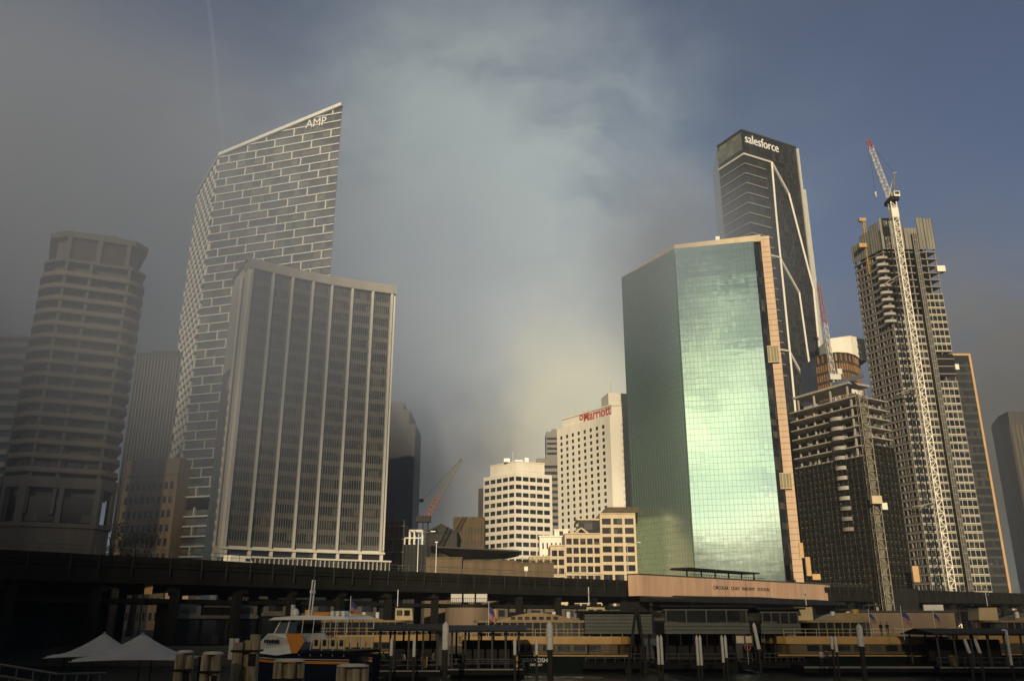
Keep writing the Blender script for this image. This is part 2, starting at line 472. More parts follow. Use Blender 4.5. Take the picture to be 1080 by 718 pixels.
# ================================================================ ribbed slab with a gently bowed front
mull_g = mat('grey_mullion', (.26,.25,.21), .5, var=.1)
spand_b = mat('bronze_spandrel', (.10,.098,.09), .4, var=.3, scale=.12)
def ribbed_slab():
    Z = 115.0
    tops = [(262,281),(265.5,282),(288,287.3),(308.5,292),(330,296.2),(350,300),(371.5,303.5),(393,306.6),(413,309.2),(417,309.8)]
    P = [V2(atz(*q, Z-2.5)) for q in tops]
    cx = sum(p[0] for p in P)/len(P); cy = sum(p[1] for p in P)/len(P)
    t = thing('office_slab', 'broad office slab with eight full height white fins and gently curved front', 'building', (cx, cy+8, GZ))
    zb = zat(330, 577.5, P[4][1])
    back = [(p[0]-3, p[1]+17) for p in reversed(P)]
    m = MB()
    # core follows the curve
    for i in range(len(P)-1):
        a, b = P[i], P[i+1]; m.prism(ccw([a, b, (b[0]-3, b[1]+17), (a[0]-3, a[1]+17)]), GZ, Z-2.6)
    m.build('core_wall', white_w, t)
    flo = 4.05
    nfl = int((Z-3.5-zb)/flo); flo = (Z-3.5-zb)/nfl
    for i in range(1, len(P)-2):
        f = Face(P[i], P[i+1])
        gm = MB(); f.box(gm, .4, f.L-.4, zb, Z-3.2, .0, .15); bay = gm.build('bay_glazing', glass, t)
        sp = MB(); mu = MB()
        for j in range(nfl):
            z = zb + flo*j
            f.box(sp, .4, f.L-.4, z-.05, z+1.35, .15, .24)
            f.box(sp, .4, f.L-.4, z+1.35, z+1.5, .15, .3)
        sp.build('spandrel_panel', spand_b, bay)
        for k in range(1, 8):
            s = .4 + (f.L-.8)*k/8
            f.box(mu, s-.04, s+.04, zb, Z-3.2, .15, .34)
        mu.build('mullion', mull_g, bay)
    for i in range(1, len(P)-1):
        f = Face(P[i-1], P[i]) if i == len(P)-2 else Face(P[i], P[i+1])
        s = f.L if i == len(P)-2 else 0
        mb = MB(); f.box(mb, s-.38, s+.38, zb-.6, Z-3.1, .0, 1.25); mb.build('fin', fin_w, t)
    # end strips, roof parapet, sill
    for i in (0, len(P)-2):
        f = Face(P[i], P[i+1]); mb = MB(); f.box(mb, 0, f.L, zb, Z-3.1, 0, .35); mb.build('end_pier', white_w, t)
    par = MB(); sill = MB()
    for i in range(len(P)-1):
        f = Face(P[i], P[i+1])
        f.box(par, -.02, f.L+.02, Z-3.1, Z, -3, 1.4)
        f.box(sill, -.02, f.L+.02, zb-1.2, zb-.6, -.5, 1.5)
    par.build('parapet', conc_p, t); sill.build('sill_band', white_w, t)
    # white left flank, with the blank wall and the narrow stair shaft stepped out
    a = Vector(P[0]); lf = (Vector(atz(247, 300, Z-2.5)[:2]) - a); LF = lf.length; lf.normalize()
    q = a + lf*LF
    g = Face(V2(q), V2(a))
    mb = MB(); g.box(mb, 0, g.L, GZ, Z-.5, -1.2, -.02); mb.build('flank_wall', white_w, t)
    mb = MB(); g.box(mb, .2, g.L*.62, GZ, Z-3.5, 0, .5); mb.build('blank_panel', white_w, t)
    mb = MB(); g.box(mb, g.L*.72, g.L*.8, zb, Z-5, 0, .12); mb.build('slot_window', glass, t)
    mb = MB(); g.box(mb, -.4, g.L+.4, Z-.5, Z+.02, -1.5, .9); mb.build('flank_coping', conc_p, t)
    h = Face(V2(q + lf*5.2), V2(q)); zs = zat(236, 313, q.y)
    mb = MB(); h.box(mb, 0, h.L, GZ, zs, -3, -.6); mb.build('stair_shaft', white_w, t)
    mb = MB(); h.box(mb, h.L*.25, h.L*.6, 12, zs-2, -.6, -.5); mb.build('slot_window', glass, t)
    # plant rooms on the roof
    for (pa, pb) in (((303,283),(322,289)), ((322,286),(362,296))):
        A = atz(pa[0], pa[1], Z+4); B = atz(pb[0], pb[1]-1, Z+4)
        f = Face((A.x, A.y+3), (B.x, B.y+3)); mb = MB(); f.box(mb, 0, f.L, Z-1, Z+4.4, -7, -.1); mb.build('plant_room', conc_p, t)
    # base: columns and a glazed podium gallery
    for i in range(0, len(P)-1):
        f = Face(P[i], P[i+1]); mb = MB(); f.box(mb, 0, .9, GZ, zb-1.2, -.1, 1.0); mb.build('base_column', white_w, t)
        mb = MB(); f.box(mb, .9, f.L, GZ, zb-1.2, -.08, .02); mb.build('base_glazing', glass, t)
    pz0, pz1 = zat(330, 612, P[4][1]-9), zat(330, 590, P[4][1]-9)
    A = at(232, 597, P[0][1]-9); B = at(411, 600, P[-1][1]-9)
    f = Face(V2(A), V2(B))
    mb = MB(); f.box(mb, 0, f.L, GZ, pz1, -6, -.5); gal = mb.build('podium_gallery', glass, t)
    mb = MB()
    for i in range(38): s = f.L*i/37; f.box(mb, max(0, s-.12), min(f.L, s+.12), pz0-2, pz1, -.5, .0)
    mb.build('gallery_mullion', fin_w, gal)
    mb = MB(); f.box(mb, -.3, f.L+.3, pz1, pz1+.45, -6.2, .3); f.box(mb, -.1, f.L+.1, (pz0+pz1)/2, (pz0+pz1)/2+.25, -.49, .05); mb.build('gallery_rail', white_w, gal)
ribbed_slab()

# ================================================================ plain towers and sheds between the ribbed slab and the white grid block
def middle_low():
    Y = 420
    x0, x1, x2 = at(405, 470, Y).x, at(424, 470, Y).x, at(437.5, 470, Y).x
    t = thing('office_tower', 'shadowed slender tower with stepped top just right of the ribbed slab', 'tower', ((x0+x2)/2, Y+14, GZ))
    for xa, xb, py in ((x0, x1, 424), (x1, lerp(x1,x2,.5), 432), (lerp(x1,x2,.5), x2, 447)):
        zt = zat(425, py, Y)
        mb = MB(); mb.box((xa+xb)/2, Y+14, (zt+GZ)/2, xb-xa, 28, zt-GZ); tw = mb.build('shaft', spandr, t)
        mb = MB(); k = max(2, int((xb-xa)/1.6))
        for i in range(k): mb.box(xa+(xb-xa)*(i+.5)/k, Y-.2, (zt+GZ)/2+8, .35, .5, zt-GZ-18)
        mb.build('rib', spandr, tw)
    # dark shed with a white steel frame on it
    Y = 262
    a, b = at(427, 574, Y), at(451, 573, Y)
    t = thing('site_shed', 'dark boxy site building with a small white steel frame on its roof', 'building', ((a.x+b.x)/2, Y+4, GZ))
    mb = MB(); mb.box((a.x+b.x)/2, Y+4, (a.z+GZ)/2, b.x-a.x, 8, a.z-GZ); w = mb.build('wall', dark_m, t)
    mb = MB()
    for i in range(6): mb.box(lerp(a.x, b.x, (i+.5)/6), Y-.06, (a.z+GZ)/2, .12, .12, a.z-GZ-.5)
    mb.build('cladding_rib', conc_d, w)
    p = [at(432, 559, Y), at(437, 559, Y), at(445.5, 559, Y)]
    mb = MB()
    for q in p: mb.bar((q.x, Y+.4, a.z), (q.x, Y+.4, q.z), .42); mb.bar((q.x, Y+3.5, a.z), (q.x, Y+3.5, q.z), .35)
    for yy in (Y+.4, Y+3.5): mb.bar((p[0].x-.2, yy, p[0].z), (p[2].x+.2, yy, p[0].z), .42)
    for q in p: mb.bar((q.x, Y+.4, q.z), (q.x, Y+3.5, q.z), .35)
    zm = zat(437, 567, Y)
    mb.bar((at(427,567,Y).x, Y+.1, zm), (p[2].x, Y+.1, zm), .35); mb.bar((at(427,567,Y).x, Y+.1, a.z), (at(427,567,Y).x, Y+.1, zm), .35)
    mb.build('steel_frame', white_w, t)
    # concrete building under works left of it
    Y = 300
    a, b = at(404, 548, Y), at(427, 545, Y)
    t = thing('concrete_building', 'half finished concrete building with open floors beside the ribbed slab', 'building', ((a.x+b.x)/2, Y+8, GZ))
    mb = MB(); mb.box((a.x+b.x)/2, Y+9, (a.z+GZ)/2, b.x-a.x-1, 13, a.z-GZ-1); mb.build('core_wall', conc_d, t)
    z = 6
    while z < a.z:
        mb = MB(); mb.box((a.x+b.x)/2, Y+7, z, b.x-a.x, 15, .4); mb.build('floor_slab', spandr, t); z += 4.4
    for i in range(5):
        mb = MB(); mb.box(lerp(a.x, b.x, (i+.1)/4.2), Y+.4, (a.z+GZ)/2, .5, .5, a.z-GZ); mb.build('column', conc_d, t)
    # low darker roofs behind
    Y = 330
    a, b = at(449, 553, Y), at(482, 556, Y)
    t = thing('low_warehouse', 'low grey gabled building in the shade under the leaning red crane', 'building', ((a.x+b.x)/2, Y+8, GZ))
    m = MB(); m.box((a.x+b.x)/2, Y+8, (a.z+GZ)/2-1.5, b.x-a.x, 16, a.z-GZ-3); m.build('wall', conc_d, t)
    m = MB(); zz = a.z-3; xm = (a.x+b.x)/2
    n0 = [(a.x-.5, Y-.4, zz), (b.x+.5, Y-.4, zz), (xm, Y-.4, zz+3.4)]; n1 = [(p[0], Y+16.4, p[2]) for p in n0]
    m.poly(n0); m.poly(list(reversed(n1)))
    for i, j in ((0,1),(1,2),(2,0)): m.poly([n0[i], n1[i], n1[j], n0[j]])
    m.build('roof', conc_d, t)
    # brown block
    Y = 340
    a, b = at(478, 546, Y), at(511, 543, Y)
    t = thing('brown_office_block', 'plain brown block with faint vertical windows left of the white grid building', 'building', ((a.x+b.x)/2, Y+8, GZ))
    f = Face((a.x, Y), (b.x, Y)); zt = a.z+.4
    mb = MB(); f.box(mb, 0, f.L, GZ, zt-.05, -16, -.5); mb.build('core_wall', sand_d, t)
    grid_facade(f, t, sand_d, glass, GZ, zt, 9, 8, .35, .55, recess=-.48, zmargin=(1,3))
    # faint stepped towers behind the grid block
    for (pa, pb, py, Y, lab) in ((566, 592, 483, 520, 'pale grey tower with flat top half hidden behind the white grid block'), (576, 590, 455, 640, 'far faint tower dissolving in fog left of the hotel')):
        xa, xb = at(pa, py, Y).x, at(pb, py, Y).x; zt = zat(pa, py, Y)
        t = thing('office_tower', lab, 'tower', ((xa+xb)/2, Y+12, GZ))
        mb = MB(); mb.box((xa+xb)/2, Y+12, (zt+GZ)/2, xb-xa, 24, zt-GZ); w = mb.build('shaft', spandr, t)
        z = 30
        while z < zt-2:
            mb = MB(); mb.box((xa+xb)/2, Y-.1, z, xb-xa-1, .3, 1.7); mb.build('window_band', glass, t); z += 3.8
        mb = MB(); mb.box((xa+xb)/2+2, Y+12, zt+1.5, (xb-xa)*.5, 14, 3); mb.build('plant_room', spandr, t)
middle_low()

# ================================================================ white grid office block
def grid_block():
    Z = zat(543, 498, 420)
    c = V2(atz(543, 498, Z)); a = V2(atz(510, 503.6, Z)); b = V2(atz(582, 501, Z))
    t = thing('office_block', 'white office block of square ribbon windows with a set back white plant room', 'building', (c[0], c[1]+12, GZ))
    back = [(b[0]-4, b[1]+22), (a[0]+1, a[1]+14)]
    mb = MB(); mb.prism(off_poly(ccw([a, c, b]+back), -.8), GZ, Z-.1); mb.build('core_wall', white_w, t)
    grid_facade(Face(a, c), t, white_w, glass, GZ, Z, 5, 18, .86, .54, margin=(.2,.2), zmargin=(.5,1.0))
    grid_facade(Face(c, b), t, white_w, glass, GZ, Z, 5, 18, .86, .54, margin=(.2,1.0), zmargin=(.5,1.0))
    f1, f2 = Face(a, c), Face(c, b)
    zp = zat(543, 485.5, c[1])
    q = off_poly(ccw([a, c, b]+back), -3.2)
    mb = MB(); mb.prism(q, Z-.1, zp); mb.build('plant_room', white_w, t)
    mb = MB(); mb.prism(off_poly(q, .25), zp, zp+.5); mb.build('coping', white_w, t)
    mb = MB(); f1.box(mb, -5, 0, GZ, Z-5, -9, -1); mb.build('side_wing', spandr, t)
    for k, (dx, dy, w, h) in enumerate(((-4, 8, 3, 1.8), (2, 9, 4, 1.2), (6, 10, 2, 2.4))):
        mb = MB(); mb.box(c[0]+dx, c[1]+dy, zp+.5+h/2, w, 2.5, h); mb.build('air_conditioner', steel, t)
    mb = MB(); mb.tube((c[0]-1, c[1]+9, zp+.4), (c[0]-1, c[1]+9, zp+6), .12, n=6); mb.build('aerial', steel, t)
    mb = MB(); s = 1.0
    while s < f2.L: f2.box(mb, s, s+.08, Z-.1, Z+1.0, -.5, -.42); s += 1.5
    f2.box(mb, 0, f2.L, Z+.95, Z+1.03, -.5, -.42); mb.build('roof_railing', steel, t)
grid_block()

# ================================================================ tall white hotel
def hotel():
    Y0 = 345.0
    Z = zat(643, 437, Y0)
    c = V2(atz(643, 437, Z)); a = V2(atz(587.3, 452.7, Z)); b = (c[0]+18, c[1]-1.0)
    t = thing('hotel_tower', 'tall cream white hotel of small square windows with red rooftop lettering', 'hotel', (c[0]-4, c[1]+16, GZ))
    back = [(b[0]-3, b[1]+22), (a[0]+7, a[1]+12)]
    poly = ccw([a, c, b]+back)
    mb = MB(); mb.prism(off_poly(poly, -.55), GZ, Z-.05); mb.build('core_wall', white_w, t)
    f = Face(a, c)
    grid_facade(f, t, white_w, glass, GZ, Z, 8, 29, .42, .56, recess=-.5, margin=(1.0,2.4), zmargin=(1,3), limit=100)
    grid_facade(Face(c, b), t, white_w, glass_pale, GZ, Z, 4, 29, .32, .42, recess=-.5, margin=(3.2,1), zmargin=(1,3), limit=60)
    zs = zat(643, 426.5, c[1])
    q = off_poly(poly, -2.2)
    mb = MB(); mb.prism(q, Z-.05, zs); mb.build('sign_storey', white_w, t)
    mb = MB(); mb.prism(off_poly(q, .4), zs, zs+.6); mb.build('coping', white_w, t)
    mb = MB(); mb.box(c[0]+6, c[1]+10, zs+3, 14, 10, 6, .2); mb.build('plant_room', white_w, t)
    for dx in (2, 9, 11): 
        mb = MB(); mb.tube((c[0]+dx, c[1]+9, zs+6), (c[0]+dx, c[1]+9, zs+12), .18, n=6); mb.build('mast', steel, t)
    # lettering on the sign storey
    g = Face(V2(Vector(a)*.95 + Vector(c)*.05), c)
    i = [k for k, p in enumerate(poly) if p == c][0]; j = [k for k, p in enumerate(poly) if p == a][0]
    g = Face(q[j], q[i])
    s0, z0 = g.hit(613, 445); s1, z1 = g.hit(644, 437)
    sign_on(g, s0+2.0, Z+.75, .15, 'Marriott', (s1-s0)-1.6, letter_r, t, height=4.4, bold=.006, thick=.3)
    mb = MB()                     # round emblem beside the name
    n = 14
    for k in range(n):
        t0, t1 = 2*math.pi*k/n, 2*math.pi*(k+1)/n
        P0 = (s0+.4+1.2*math.cos(t0), Z+3.0+1.2*math.sin(t0)); P1 = (s0+.4+1.2*math.cos(t1), Z+3.0+1.2*math.sin(t1))
        I0 = (s0+.4+.75*math.cos(t0), Z+3.0+.75*math.sin(t0)); I1 = (s0+.4+.75*math.cos(t1), Z+3.0+.75*math.sin(t1))
        mb.hexa([g.p(*I0, .1), g.p(*P0, .1), g.p(*P1, .1), g.p(*I1, .1), g.p(*I0, .4), g.p(*P0, .4), g.p(*P1, .4), g.p(*I1, .4)])
    mb.build('emblem', letter_r, t)
glass_pale = mat('pale_blind_window', (.42,.39,.32), .4, var=.1)
hotel()

# ================================================================ stepped cream building and the ornate one behind it
def stepped():
    Y = 290
    t = thing('stepped_office_building', 'cream stone office building stepping down to the left with deep square windows', 'building', (at(625, 600, Y).x, Y+10, GZ))
    blocks = ((558, 581, 587, Y+.5, 3, 4), (580.5, 596.5, 575.5, Y+.25, 2, 7), (596, 634.5, 563, Y, 5, 9), (634, 672, 542, Y-.25, 3, 11))
    for k, (pa, pb, py, yy, nc, nr) in enumerate(blocks):
        xa, xb = at(pa, 590, yy).x, at(pb, 590, yy).x; zt = zat((pa+pb)/2, py, yy)
        f = Face((xa, yy), (xb, yy))
        mb = MB(); f.box(mb, 0, f.L, GZ, zt-.05, -18, -.72); mb.build('core_wall', cream, t)
        grid_facade(f, t, cream, glass, GZ, zt, nc, max(3, round((zt-GZ)/3.0)), .78, .66, recess=-.7, margin=(.25,.25), zmargin=(.2,.9), limit=80)
        mb = MB(); f.box(mb, -.01, f.L+.01, zt, zt+.35, -18.2, .3); mb.build('cornice', cream, t)
    # sloping upper storeys, gable and terrace glazing
    yy = Y-.25; xa, xb = at(634, 542, yy).x, at(674, 542, yy).x; z0 = zat(650, 541, yy)+.2; z1 = zat(650, 533.5, yy)
    mb = MB(); P = [(xa, yy, z0), (xb, yy, z0), (xb, yy+3, z1), (xa+2, yy+3, z1)]
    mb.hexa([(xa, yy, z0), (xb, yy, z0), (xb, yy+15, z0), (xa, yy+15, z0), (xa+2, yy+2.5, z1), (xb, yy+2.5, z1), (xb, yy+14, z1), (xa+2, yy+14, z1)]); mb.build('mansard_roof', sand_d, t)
    xa, xb = at(598, 560, Y).x, at(634, 560, Y).x; z0 = zat(610, 563, Y)+.3
    mb = MB(); mb.box((xa+xb)/2+2, Y+8, z0+2.2, xb-xa-4, 12, 4.4); mb.build('setback_glazing', glass, t)
    mb = MB(); mb.box((xa+xb)/2+2, Y+8, z0+4.7, xb-xa-3, 13, .5); mb.build('setback_roof', cream, t)
    gx = at(613, 560, Y).x
    mb = MB(); mb.bar((gx-2.6, Y-.1, z0-.3), (gx, Y-.1, z0+1.7), .5); mb.bar((gx+2.6, Y-.1, z0-.3), (gx, Y-.1, z0+1.7), .5); mb.bar((gx-2.6, Y-.1, z0-.1), (gx+2.6, Y-.1, z0-.1), .4); mb.build('gable', cream, t)
    # ornate cream building
    Y = 318
    xa, xb = at(569, 570, Y).x, at(599, 570, Y).x; zt = zat(585, 566, Y)
    t = thing('heritage_building', 'small ornate cream building with turret rising behind the stepped office building', 'building', ((xa+xb)/2, Y+8, GZ))
    f = Face((xa, Y), (xb, Y))
    mb = MB(); f.box(mb, 0, f.L, GZ, zt-.05, -12, -.5); mb.build('core_wall', white_w, t)
    grid_facade(f, t, white_w, glass, GZ, zt, 6, 7, .35, .5, recess=-.45, zmargin=(1,1))
    mb = MB(); f.box(mb, -.3, f.L+.3, zt, zt+.5, -12, .4); mb.build('cornice', white_w, t)
    xt = at(592, 560, Y).x; zz = zat(592, 559, Y)
    mb = MB(); mb.box(xt, Y+3, (zt+zz)/2, 5, 5, zz-zt); tu = mb.build('turret', white_w, t)
    mb = MB(); mb.box(xt, Y+3, zz+.2, 5.6, 5.6, .5); mb.build('turret_cornice', white_w, tu)
    mb = MB(); mb.box(xt, Y+.45, (zt+zz)/2, 1.4, .2, 1.8); mb.build('window', glass, tu)
stepped()
# ================================================================ faceted green glass tower with a salmon granite edge
box_m = mat('olive_plant_cladding', (.20,.18,.10), .7)
def green_tower():
    Z = 130.0
    Y0 = 275.0
    c = Vector(V2(at(711, 261, Y0))); Z = zat(711, 262.5, Y0)
    a = Vector(V2(atz(655.5, 293, Z))); b = Vector(V2(atz(794.5, 255.5, Z))); b *= (b.y-.8)/b.y
    t = thing('glass_tower', 'faceted green mirror glass office tower edged in salmon granite', 'tower', (c.x+8, c.y+18, GZ))
    f1, f2 = Face(a, c), Face(c, b)
    inn = Vector((-f2.n.x, -f2.n.y))
    bb = b + inn*14; e = bb + f2.u*2.6
    back = [bb + inn*14, a + Vector((9, 20))]
    mb = MB(); mb.prism(off_poly(ccw([V2(p) for p in [a, c, b, bb]+back]), -.35), GZ, Z-.2); mb.build('core_wall', dark_m, t)
    # glass skins: each pane its own facet, set a hair out of true like real curtain wall
    def skin(f, m, pw, ph, name, z0):
        nx = round(f.L/pw); nz = round((Z-z0)/ph); w = f.L/nx; h = (Z-z0)/nz
        g = MB(); r = random.Random(5)
        mu = MB()
        for j in range(nz):
            rowt = r.gauss(0, .0025)
            for i in range(nx):
                tx, tz = r.gauss(0, .0016), r.gauss(0, .0022)+rowt
                P = []
                for ds, dz in ((0,0),(1,0),(1,1),(0,1)):
                    P.append(f.p((i+ds)*w, z0+(j+dz)*h, .02 + (ds-.5)*w*tx + (dz-.5)*h*tz))
                g.poly(P)
        o = g.build(name, m, t)
        for j in range(0, nz+1): f.box(mu, 0, f.L, z0+j*h-.035, z0+j*h+.035, .0, .06)
        for i in range(1, nx): f.box(mu, i*w-.035, i*w+.035, z0, Z, .0, .063)
        mu.build('glazing_bar', green_bar, o)
    skin(f1, glass_green2, 1.35, 1.9, 'left_glass', GZ+4)
    skin(f2, glass_green, 1.35, 1.9, 'front_glass', GZ+4)
    mb = MB(); mb.box(c.x, c.y, (Z+GZ)/2, .3, .3, Z-GZ-4, .4); mb.build('corner_mullion', green_bar, t)
    # deep dark return beside the front glass
    RT = 2.6
    f3 = Face(V2(b), V2(b + f2.u*RT - f2.n*2.6))
    mb = MB(); f3.box(mb, .02, f3.L, GZ, Z-.1, -2, .0); mb.build('dark_return', glass, t)
    # granite edge pier and roof band
    q = b + f2.u*RT - f2.n*2.6
    k = Face(V2(q), V2(q + f2.u*2.9))
    mb = MB(); k.box(mb, 0, k.L, GZ, Z+1.4, -12, .35); pier = mb.build('edge_pier', pink, t)
    z = GZ+6; mb = MB()
    while z < Z: k.box(mb, -.02, k.L+.02, z, z+.12, .352, .37); z += 1.9
    mb.build('stone_joint', sand_d, pier)
    rp = ccw([V2(p) for p in [a, c, b, q, q+f2.u*2.9, q+f2.u*2.9+inn*12]+back])
    mb = MB()
    rq = [a, c + Vector((0,0)), b + f2.u*1.6]
    for f in (Face(V2(a + f1.n*-.6), V2(c + f1.n*-.6)), Face(V2(c + f2.n*-.6), V2(q + f2.u*2.9 + f2.n*2.0))):
        pass
    r1 = Face(V2(a - f1.n*.4), V2(c - f1.n*.4)); r2 = Face(V2(c - f2.n*.4), V2(b - f2.n*.4)); r3 = Face(V2(q - Vector((0,0))), V2(q + f2.u*2.9))
    # the band climbs above the glass towards the right
    mb.hexa([r1.p(0, Z-.1, .2), r1.p(r1.L, Z-.1, .2), r1.p(r1.L, Z-.1, -2), r1.p(0, Z-.1, -2), r1.p(0, Z+.5, .2), r1.p(r1.L, Z+1.6, .2), r1.p(r1.L, Z+1.6, -2), r1.p(0, Z+.5, -2)])
    mb.hexa([r2.p(0, Z-.12, .22), r2.p(r2.L+RT, Z-.12, .22), r2.p(r2.L+RT, Z-.12, -2), r2.p(0, Z-.12, -2), r2.p(0, Z+1.6, .22), r2.p(r2.L+RT, Z+2.3, .22), r2.p(r2.L+RT, Z+2.3, -2), r2.p(0, Z+1.6, -2)])
    mb.build('roof_band', cream, t)
    mb = MB(); k.box(mb, -.1, k.L+.05, Z+1.4, Z+2.4, -12, .5); mb.build('pier_cap', cream, t)
    mb = MB(); mb.prism(off_poly(ccw([V2(p) for p in [a, c, b, bb]+back]), -2.5), Z-.2, Z+1.0); mb.build('roof', conc_p, t)
    # two glazed plant level boxes that break the pier
    for py0, py1 in ((366, 383), (500, 516)):
        s, z1 = k.hit(812, py0); s, z0 = k.hit(812, py1)
        mb = MB(); k.box(mb, -2.6, k.L*.72, z0, z1, .4, 1.3); bx = mb.build('plant_level_box', box_m, t)
        mb = MB(); 
        for i in range(5): k.box(mb, -2.4+i*.95, -2.25+i*.95, z0+.2, z1-.2, 1.3, 1.36)
        k.box(mb, -2.65, k.L*.74, z0-.1, z0+.12, .4, 1.4); k.box(mb, -2.65, k.L*.74, z1-.12, z1+.1, .4, 1.4)
        mb.build('box_frame', cream, bx)
    # roof hatch light by the parapet
    s, z = f2.hit(757, 254)
    mb = MB(); f2.box(mb, s-.7, s+.7, Z+1.7, Z+3.2, -1.2, -.2); mb.build('roof_vent', steel, t)
def green_glass_mat(nm='green_mirror_glass', rough=.025):
    m = bpy.data.materials.new(nm); m.use_nodes = True
    nt = m.node_tree; N = nt.nodes; L = nt.links; b = N['Principled BSDF']
    b.inputs['Base Color'].default_value = (.34,.62,.47,1); b.inputs['Metallic'].default_value = .92; b.inputs['Roughness'].default_value = rough
    geo = N.new('ShaderNodeNewGeometry'); nz = N.new('ShaderNodeTexNoise'); nz.inputs['Scale'].default_value = .09; nz.inputs['Detail'].default_value = 3
    L.new(geo.outputs['Position'], nz.inputs['Vector'])
    mx = N.new('ShaderNodeMix'); mx.data_type = 'RGBA'
    mx.inputs['A'].default_value = (.62,.80,.72,1); mx.inputs['B'].default_value = (.70,.85,.78,1)
    L.new(nz.outputs['Fac'], mx.inputs['Factor']); L.new(mx.outputs['Result'], b.inputs['Base Color'])
    # rolled glass ripple, long in the horizontal
    mp = N.new('ShaderNodeMapping'); mp.inputs['Scale'].default_value = (.25,.25,1.2); L.new(geo.outputs['Position'], mp.inputs['Vector'])
    n2 = N.new('ShaderNodeTexNoise'); n2.inputs['Scale'].default_value = .5; n2.inputs['Detail'].default_value = 2; L.new(mp.outputs[0], n2.inputs['Vector'])
    bp = N.new('ShaderNodeBump'); bp.inputs['Strength'].default_value = .06; bp.inputs['Distance'].default_value = .25
    L.new(n2.outputs['Fac'], bp.inputs['Height']); L.new(bp.outputs[0], b.inputs['Normal'])
    return m
glass_green = green_glass_mat(); glass_green2 = green_glass_mat('dull_green_mirror_glass', .24)
green_bar = mat('green_glazing_bar', (.10,.15,.11), .5, var=.1)
green_tower()

# ================================================================ dark braced tower with roof lettering
def braced_tower():
    Y0 = 412.0
    c = Vector(V2(at(782, 137, Y0))); Z = zat(782, 137, Y0)
    a = Vector(V2(atz(756.3, 154.5, Z))); b = Vector(V2(atz(839.3, 155.5, Z)))
    t = thing('office_tower', 'tallest dark office tower with pale diagonal bracing and rooftop lettering', 'tower', (c.x+12, c.y+22, GZ))
    back = [b + Vector((-6, 36)), a + Vector((4, 30))]
    mb = MB(); mb.prism(ccw([V2(p) for p in [a, c, b]+back]), GZ, Z); mb.build('curtain_wall', glass_s, t)
    f1, f2 = Face(a, c), Face(c, b)
    mb = MB()                      # floor lines on both faces
    z = 70
    while z < Z-12:
        f1.box(mb, 0, f1.L, z, z+.35, 0, .12); f2.box(mb, 0, f2.L, z, z+.35, 0, .12); z += 3.9
    for f in (f1, f2):
        k = int(f.L/1.5)
        for i in range(1, k): f.box(mb, f.L*i/k-.05, f.L*i/k+.05, 60, Z-3, 0, .1)
    mb.build('floor_line', spandr_d, t)
    for (p, q) in (((757,167),(756.6,181.5)),):
        pass
    # wider pale bands wrapping the corner up to the vertical
    sv, zv = f2.hit(813, 171.5); s0, ztopb = f2.hit(782, 163)
    z = zv; k = 0
    while z > 120:
        w = .55 if k == 0 else .28
        mb = MB(); f1.box(mb, 0, f1.L+.3, z-w, z+w, .12, .6); mb.build('wrap_band', fin_d if k else fin_w, t)
        mb = MB(); f2.box(mb, -.3, sv if k == 0 else sv*.75, z-w, z+w, .12, .62); mb.build('wrap_band', fin_d if k else fin_w, t)
        z -= 5.9; k += 1
    def brace(pts, w=.95):
        for i in range(len(pts)-1):
            A = f2.hit(*pts[i]); B = f2.hit(*pts[i+1])
            mb = MB(); mb.bar(f2.p(A[0], A[1], .55), f2.p(B[0], B[1], .55), w, .9); mb.build('brace', fin_w, t)
    brace([(813,171.5),(818,230),(832,371),(838.5,440)])
    brace([(813,171.5),(831,204.6),(857,305),(866.5,404)])
    brace([(821.5,272),(842,309),(857.5,420)], .85)
    brace([(831.5,370.5),(855,414)], .85)
    brace([(811,269.5),(821.5,272)], .8); brace([(822,369),(832,370.5)], .8)
    # pale corner fin, and the lift shaft fin beside it
    e = Face(V2(b), V2(b + f2.u*1.6))
    mb = MB(); e.box(mb, 0, 1.3, GZ, Z-1.0, -4, .8); mb.build('corner_fin', fin_w, t)
    z2 = zat(850, 203.5, b.y+6)
    mb = MB(); e.box(mb, 2.6, 4.4, GZ, z2, -3.2, -.3); mb.build('lift_shaft_fin', fin_w, t)
    mb = MB(); e.box(mb, 1.3, 2.6, GZ, z2-5, -6, -3); mb.build('lift_shaft', glass_s, t)
    # crown
    mb = MB()
    for f in (f1, f2):
        f.box(mb, 0, f.L, Z-.5, Z+.4, -1, .3)
    mb.build('parapet', spandr_d, t)
    mb = MB(); f1.box(mb, .5, f1.L-.8, Z-12, Z-1.5, .02, .15); mb.build('crown_panel', glass_b, t)
    s0, z0 = f2.hit(786, 152); s1, z1 = f2.hit(821, 160.5)
    sign_on(f2, s0, (z0+z1)/2 + .2, .25, 'salesforce', s1-s0, letter_w, t, height=5.6, thick=.4)
spandr_d = mat('dark_grey_floor_line', (.045,.047,.046), .5, var=.1)
fin_d = mat('grey_wrap_band', (.22,.225,.21), .5, var=.1)
braced_tower()

